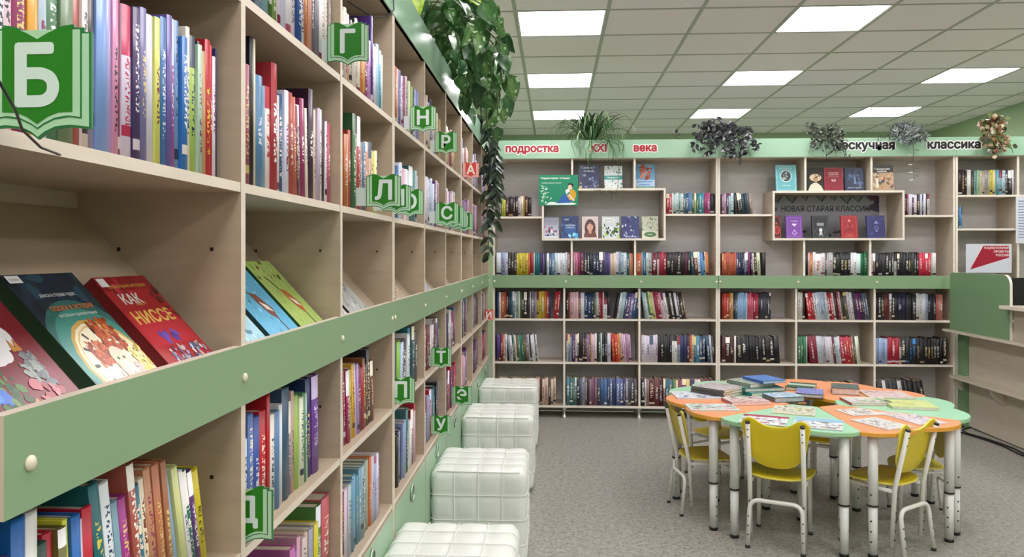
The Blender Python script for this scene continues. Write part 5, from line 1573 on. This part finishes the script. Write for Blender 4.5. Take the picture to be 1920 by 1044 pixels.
# raised green panel with one rounded corner
m = MB(GREEN2)
yb, yf, zb, zt, r = 6.12, 5.335, .740, 1.180, .07
pts = [(yb, zb), (yb, zt - .03), (yb - .01, zt - .008), (yb - .03, zt)] + [(yf + r - r * math.sin(R(a)), zt - r + r * math.cos(R(a))) for a in (0, 15, 30, 45, 60, 75, 90)] + [(yf, zb)]
m.prism([(p[0] - 6.12, p[1]) for p in pts], 3.052 - 3.10, 3.070 - 3.10, 'x', GREEN2, L('e4e4da'))
m.build('raised_panel', M_GREEN, t)
CB('rear_panel', 3.072, 4.20, .741, 3.088, 5.33, .952, L('b8ad9b'))
CB('counter_top', 2.995, 4.20, .953, 3.42, 5.36, .975, L('c2b8a6'), front='x- y- y+', fcol=L('dcd4c4'))
CB('work_top', 3.31, 4.20, .70, 3.80, 6.05, .722, L('b8ad9b'))
CB('side_panel', 3.30, 6.035, .0, 3.80, 6.053, .70, L('b8ad9b'))
CB('side_panel', 3.30, 4.20, .0, 3.80, 4.218, .70, L('b8ad9b'))

t = thing('monitor', 'black flat monitor standing behind the green counter panel', 'monitor', (3.49, 5.62, .7225), R(172))
m = MB(BLACK); m.box(-.24, -.012, .13, .24, .02, .43); m.build('screen_housing', M_PLAS, t)
m = MB(BLACK); m.box(-.025, .02, .02, .025, .045, .22); m.box(-.1, -.06, 0, .1, .09, .012); m.build('stand', M_PLAS, t)
m = MB(L('0c1216')); m.box(-.23, -.0135, .142, .23, -.0121, .42); m.build('screen', M_ENAMEL, t)

m = MB(L('17171a'))
pth = [(3.125, 6.05, .006), (3.02, 5.98, .006), (2.985, 5.86, .006), (3.04, 5.66, .006), (3.07, 5.44, .006), (3.05, 5.22, .006), (3.085, 4.95, .006), (3.12, 4.7, .006)]
m.tube(bend(pth, .05), .006, 8)
m.tube(bend([(p[0] + .035, p[1] - .03, .006) for p in pth], .05), .006, 8)
tag(m.build('cable', M_PLAS), 'black cables lying on the floor along the counter base', 'cable')

m = MB(L('1a1a1a'))
m.tube([(-.50, .46, 1.60), (-.455, .53, 1.51), (-.433, .577, 1.456), (-.455, .625, 1.443), (-.480, .668, 1.434), (-.502, .725, 1.426), (-.5205, .782, 1.4265)], .0013, 6)
tag(m.build('thin_wire', M_PLAS), 'thin black wire hanging in front of letter sign Б', 'wire')
m = MB(L('2c2c2c'))
m.tube([(-.512, 2.40, 2.245), (-.514, 2.42, 2.16), (-.512, 2.425, 2.10), (-.53, 2.40, 2.07), (-.56, 2.33, 2.05), (-.60, 2.2, 2.055)], .0022, 6)
m.tube([(-.512, 2.47, 2.242), (-.513, 2.50, 2.21), (-.512, 2.56, 2.19)], .0015, 6)
tag(m.build('lamp_cord', M_PLAS), 'dark cord draped over the green fascia of the left bookcase', 'cord')

# ------------------------------------------------------------ plants on top of the bookcases
def leaf_mesh(name, col, mid, ln, wd, heart=.35, droop=.25, fold=.25, nu=4, nv=7, var=None, seed=0):
    """Leaf from the origin along +y, face +z."""
    g = random.Random(seed)
    m = MB(col)
    m.smooth = True
    rows = []
    for j in range(nv + 1):
        t = j / nv
        w = wd / 2 * (math.sin(math.pi * min(1, t ** (.62 - heart * .3)) ) ** .8) if 0 < t < 1 else 0
        y = ln * t - (heart * .0 if j else 0)
        r = []
        for i in range(-nu // 2, nu // 2 + 1):
            k = i / (nu / 2)
            back = -heart * wd * .35 * abs(k) * max(0, 1 - t * 4)
            r.append(m.vert((w * k, y + back, -droop * ln * t * t + fold * abs(w * k) + .012 * ln * math.sin(7 * t + 3 * k))))
        rows.append(r)
    for j in range(nv):
        for i in range(nu):
            c = col
            if var and g.random() < var[1]: c = var[0]
            if mid and i in (nu // 2 - 1, nu // 2) and nu >= 6: c = mid
            m.face((rows[j][i], rows[j][i + 1], rows[j + 1][i + 1], rows[j + 1][i]), c, True)
    return m.mesh(name, M_LEAF)


def orient(p, tip, nrm, s=1.0):
    y = Vector(tip).normalized()
    z = Vector(nrm)
    z = (z - y * z.dot(y)).normalized()
    x = y.cross(z)
    M = Matrix((x, y, z)).transposed().to_4x4()
    return Matrix.Translation(p) @ M @ Matrix.Scale(s, 4)


def curve_pts(P, n=18):
    """Catmull-Rom through the points."""
    P = [Vector(p) for p in P]
    P = [P[0] * 2 - P[1]] + P + [P[-1] * 2 - P[-2]]
    o = []
    for i in range(1, len(P) - 2):
        for k in range(n):
            t = k / n
            a, b, c, d = P[i - 1:i + 3]
            o.append(.5 * ((2 * b) + (c - a) * t + (2 * a - 5 * b + 4 * c - d) * t * t + (3 * b - a - 3 * c + d) * t ** 3))
    o.append(P[-2])
    return o


def pot(par, col, r=.07, h=.12, loc=(0, 0, 0)):
    m = MB(L(col))
    m.lathe([(r * .7, 0), (r * .95, h * .9), (r, h * .9), (r, h), (r * .9, h), (r * .88, h * .9)], 18, c=loc)
    m.build('pot', M_PLAS, par)
    m = MB(L('3a2c22'))
    m.lathe([(r * .87, h * .88), (r * .87, h * .9)], 14, c=loc)
    m.build('soil', M_MATT, par)


g = random.Random(77)
LEAF_BIG = [leaf_mesh('leaf', L(c), L(md), .115, .088, .6, .22, .18, 6, 8, (L(v), .18), i) for i, (c, md, v) in enumerate((('3c6836', '4e7c42', '7c9c74'), ('426c38', '5c8850', '98b088'), ('2e5630', '3c683a', '5c8458'), ('4c7440', '6c9054', 'b0c4a0')))]
LEAF_LIME = [leaf_mesh('leaf', L(c), L(md), .115, .085, .6, .2, .15, 6, 8, None, 9 + i) for i, (c, md) in enumerate((('a4c840', 'c8e070'), ('8cb848', 'b4d870')))]
t = thing('trailing_plant', 'large hanging plant with broad green heart-shaped leaves over the left fascia', 'plant', (-.640, 3.25, FA0 + .0165))
O = Vector((-.640, 3.25, FA0 + .0165))
pot(t, 'b86c44', .075, .12)
stems = MB(L('4c6434'))
for k in range(21):
    y = 3.02 + .047 * k + g.uniform(-.03, .03)
    outx = (g.uniform(.0, .20) if k % 3 else g.uniform(.12, .22)) + .13 * (1 - k / 20)
    ln = g.uniform(.24, .50) * (1.05 if 3 < k < 14 else .75)
    top = 2.30 + g.uniform(0, .10)
    P = [(-.635, 3.25 + (y - 3.25) * .25, 2.225), (-.56, y - .02, top), (-.51 + outx * .45, y, top - .02), (-.50 + outx * .9, y + .03, top - ln * .45), (-.50 + outx, y + .05 + g.uniform(-.03, .05), top - ln)]
    C = [c - O for c in curve_pts(P, 10)]
    stems.tube(C, .0034, 6)
    for i in range(8, len(C), 3):
        p = C[i]
        side = 1 if (i // 4) % 2 else -1
        d = Vector((g.uniform(-.2, .45), side * g.uniform(.3, .8) - .2, g.uniform(-.3, .35))).normalized()
        q = p + d * g.uniform(.025, .055)
        stems.tube([p, p * .5 + q * .5 + Vector((0, 0, .006)), q], .0016, 5)
        tip = Vector((g.uniform(-.4, .5), g.uniform(-.5, .5) + d.y * .3, -g.uniform(.5, 1.0)))
        nrm = Vector((g.uniform(-.6, 1.0), -1.0 + g.uniform(-.1, .9), g.uniform(-.2, .9)))
        if q.z + O.z < 1.955 and q.y + O.y < 3.50: continue
        o = link('leaf', g.choice(LEAF_BIG), t)
        o.matrix_local = orient(q, tip, nrm, g.uniform(.5, .98))
for (p, tip, nrm, s) in (((-.545, 2.93, 2.345), (.25, -.1, -1), (.3, -1, .3), 1.0), ((-.37, 3.05, 2.385), (.75, .1, -.55), (.1, -1, .8), 1.0), ((-.40, 3.0, 2.44), (-.2, 0, 1), (.3, -1, .2), .8),
                         ((-.58, 2.95, 2.36), (-.7, -.1, .6), (.2, -1, .4), .7)):
    o = link('leaf', LEAF_LIME[0] if s == 1.0 else LEAF_LIME[1], t)
    o.matrix_local = orient(Vector(p) - O, tip, nrm, s)
    stems.tube([c - O for c in curve_pts([(-.62, 3.2, 2.23), (p[0] - .03, p[1] + .05, p[2] - .06), p], 6)], .0022, 5)
for x, y in ((-.53, 3.0), (-.455, 3.12), (-.43, 3.16)):
    stems.tube([c - O for c in curve_pts([(-.62, 3.22, 2.23), (x, y, 2.32), (x + .02, y, 2.60), (x + .06, y + .02, 2.80)], 8)], .003, 6)
o = stems.build('stems', M_LEAF, t)

# dark trailing vine at the inner corner
VINE = [leaf_mesh('leaf', L(c), None, .085, .036, .1, .2, .25, 4, 7, None, 20 + i) for i, c in enumerate(('2c3c2c', '223024', '3a4c38'))]
O = Vector((-.645, 5.45, FA0 + .0165))
t = thing('trailing_plant', 'dark narrow-leaved vine hanging down the inner corner of the bookcases', 'plant', O)
pot(t, '8c8478', .065, .11)
stems = MB(L('2c3424'))
for dy, dx, zl in ((0, .0, 1.30), (.06, .035, 1.55), (-.05, .055, 1.75), (.10, .01, 1.92)):
    P = [(-.64, 5.45, 2.22), (-.55, 5.40 + dy, 2.29), (-.478 + dx, 5.36 + dy, 2.21), (-.462 + dx, 5.34 + dy, 1.95), (-.470 + dx, 5.36 + dy, (1.95 + zl) / 2), (-.455 + dx, 5.34 + dy, zl)]
    C = [c - O for c in curve_pts(P, 9)]
    stems.tube(C, .0025, 5)
    for i in range(7, len(C)):
        if g.random() < .12: continue
        for s_ in (-1, 1):
            if g.random() < .25: continue
            tip = Vector((s_ * g.uniform(.2, .8), g.uniform(-.6, .3), -g.uniform(.35, 1.0)))
            o = link('leaf', g.choice(VINE), t)
            o.matrix_local = orient(C[i] + Vector((s_ * .004, -.003, g.uniform(-.01, .01))), tip, (s_ * g.uniform(-.3, .5), -1, g.uniform(0, .7)), g.uniform(.7, 1.25))
stems.build('stems', M_LEAF, t)

# spider plant over the red lettering
def blade_mesh(col, stripe, ln, wd, up, seed):
    m = MB(col)
    m.smooth = True
    n = 11
    rows = []
    for j in range(n + 1):
        t_ = j / n
        # arching: rises then falls
        y = ln * (math.sin(t_ * 1.35) / math.sin(1.35)) * .78
        z = ln * (up * math.sin(t_ * math.pi * .62) - .58 * t_ ** 2.3)
        w = wd / 2 * (1 - t_ ** 3) * (.55 + .45 * math.sin(math.pi * min(1, t_ * 1.6 + .15)))
        rows.append([m.vert((w * k, y, z + abs(k) * w * .5)) for k in (-1, -.35, .35, 1)])
    for j in range(n):
        for i in range(3):
            m.face((rows[j][i], rows[j][i + 1], rows[j + 1][i + 1], rows[j + 1][i]), stripe if i == 1 else col, True)
    return m.mesh('leaf', M_LEAF)


BL = [blade_mesh(L(c), L(s_), ln * 1.2, .026, up, 0) for c, s_, ln, up in (('3c6038', '5c8450', .40, .62), ('33542f', '88a878', .34, .70), ('4a7044', '6c9460', .46, .52), ('2c4a2c', '446c40', .30, .80), ('54784c', 'a0bc90', .38, .42))]
O = Vector((.30, YF + .10, 2.1015))
t = thing('spider_plant', 'spider plant with long arching blades over the red lettering', 'plant', O)
pot(t, 'b0aca4', .075, .13)
for k in range(110):
    a = g.uniform(0, 2 * math.pi)
    if g.random() < .45: a = g.choice((math.pi * .5, -math.pi * .5)) + g.uniform(-.9, .9)     # mostly sideways along the shelf
    o = link('leaf', g.choice(BL), t)
    base = Vector((g.uniform(-.05, .05), g.uniform(-.05, .03), .135))
    o.matrix_local = Matrix.Translation(base) @ Matrix.Rotation(a, 4, 'Z') @ Matrix.Rotation(R(g.uniform(-14, 16)), 4, 'X') @ Matrix.Scale(g.uniform(.62, 1.0), 4)
for k in range(16):
    o = link('leaf', BL[k % 5], t)
    o.matrix_local = Matrix.Translation((g.uniform(-.18, .22), -.125, .14)) @ Matrix.Rotation(math.pi + g.uniform(-1.2, 1.2), 4, 'Z') @ Matrix.Rotation(R(-g.uniform(42, 75)), 4, 'X') @ Matrix.Scale(g.uniform(.45, .8), 4)
m = MB(L('5c6c44'))
P = [(.30, YF + .05, 2.24), (.42, YF - .06, 2.22), (.50, YF - .06, 2.05), (.50, YF - .05, 1.86), (.47, YF - .04, 1.80)]
m.tube([c - O for c in curve_pts(P, 8)], .002, 5)
m.build('runner', M_LEAF, t)
for k in range(7):
    o = link('leaf', BL[k % 5], t)
    o.matrix_local = Matrix.Translation(Vector((.47, YF - .04, 1.80)) - O) @ Matrix.Rotation(k * .95 + 1.6, 4, 'Z') @ Matrix.Rotation(R(-30), 4, 'X') @ Matrix.Scale(.36 if k else .55, 4)


def bushy(name, label, x, cols, nleaf, size, spread, drop, seed, stemc='2c2c24', narrow=.55, rise=.14, col_pot='9c948c', lf=None):
    gg = random.Random(seed)
    O = Vector((x, YF + .07, 2.1015))
    t = thing(name, label, 'plant', O)
    pot(t, col_pot, .065, .11)
    st, fo = MB(L(stemc)), MB(L(cols[0]))
    fo.smooth = True
    ns = max(8, nleaf // 12)
    for k in range(ns):
        a = gg.uniform(-1, 1)
        front = gg.random() < .62
        ex, ez = a * spread * gg.uniform(.5, 1), gg.uniform(.0, rise)
        if front:
            P = [(0, -.02, .12), (ex * .4, -.08, .15 + ez), (ex * .8, -.118, .14 + ez * .4 - drop * .2), (ex, -.125 - gg.uniform(0, .05), .13 - drop * gg.uniform(.25, 1))]
        else:
            P = [(0, -.01, .12), (ex * .4, -.03, .17 + ez * .5), (ex * .8, -.05, .17 + ez), (ex, -.06, .155 + ez * gg.uniform(.6, 1.3))]
        C = curve_pts(P, 6)
        st.tube(C, .0016, 4)
        for q in range(12):
            p = C[int(gg.uniform(.25, 1) * (len(C) - 1))] + Vector((gg.gauss(0, .012), -abs(gg.gauss(0, .012)), gg.gauss(0, .012)))
            s = size * gg.uniform(.65, 1.2)
            tip = Vector((gg.uniform(-1, 1), gg.uniform(-.8, .2), gg.uniform(-1, .7))).normalized()
            nr = Vector((gg.uniform(-.5, .5), -1, gg.uniform(-.2, .9)))
            M = orient(p, tip, nr, s)
            c = L(gg.choice(cols))
            pts = [(0, 0, 0), (narrow * .38, .3, .06), (narrow * .42, .6, .05), (0, 1, -.1), (-narrow * .42, .6, .05), (-narrow * .38, .3, .06)]
            if lf == 'round': pts = [(.0, 0, 0), (.42, .15, .05), (.5, .55, .04), (.22, .95, -.05), (-.22, .95, -.05), (-.5, .55, .04), (-.42, .15, .05)]
            v = [fo.vert(M @ Vector(p_)) for p_ in pts]
            c0 = fo.vert(M @ Vector((0, .5, -.02)))
            for i in range(len(v)):
                fo.face((v[i], v[(i + 1) % len(v)], c0), c, True)
    st.build('stems', M_LEAF, t)
    o = fo.build('foliage', M_LEAF, t)
    o['kind'] = 'stuff'
    return t, O


bushy('potted_ivy', 'big dark purple-green ivy spilling over the middle of the back fascia', 1.335, ['2c2e34', '3a3a40', '25282c', '464a4c', '303830'], 420, .052, .34, .20, 5, narrow=.62, rise=.10)
bushy('potted_ivy', 'smaller dark fine-leaved plant left of the word нескучная', 2.14, ['3a4438', '2c342c', '4c5648', '343c34', '5c6450'], 420, .032, .23, .18, 6, narrow=.6, rise=.07)
t, O = bushy('silver_plant', 'silvery grey spiky plant between the two black words', 2.770, ['8c9494', '6c7678', 'a4aaa8', '50585c', '7c8a84'], 360, .060, .25, .04, 7, narrow=.22, rise=.07)
m = MB(L('5c6458'))
P = [(0, -.10, .13), (.01, -.14, .06), (.02, -.12, -.08), (.03, -.118, -.2)]
C = curve_pts(P, 8)
m.tube(C, .0022, 5)
for i in range(8, len(C), 2):
    M = orient(C[i], (1 if i % 4 else -1, -.2, -.1), (0, -1, .4), .05)
    v = [m.vert(M @ Vector(p)) for p in ((0, 0, 0), (.12, .5, 0), (0, 1, 0), (-.12, .5, 0))]
    m.face(v)
m.build('trailing_stem', M_LEAF, t)
bushy('dry_plant', 'drying plant with rust-brown and green leaves above the word классика', 3.41, ['7c5034', '8c6844', 'c8b898', '4c4428', '6c7c4c', 'a08060', '5c6c3c'], 300, .036, .125, .20, 8, lf='round', rise=.12, stemc='4c4028')
t = thing('ivy_sprig', 'tiny dark sprig sticking up over the back fascia right of века', 'plant', (.98, YF + .05, 2.1015))
pot(t, '9c948c', .045, .08)
m = MB(L('2a3026'))
m.tube(curve_pts([(0, 0, .08), (0, -.01, .14), (-.01, -.02, .19)], 5), .002, 5)
for p, tp in (((0, -.015, .17), (1, -.3, .6)), ((-.01, -.02, .19), (-1, -.3, .5)), ((-.005, -.02, .185), (.1, -.3, 1)), ((0, -.01, .145), (.8, -.4, -.4))):
    M = orient(Vector(p), tp, (0, -1, .3), .04)
    v = [m.vert(M @ Vector(q)) for q in ((0, 0, 0), (.3, .45, 0), (0, 1, 0), (-.3, .45, 0))]
    m.face(v)
m.build('stems', M_LEAF, t)
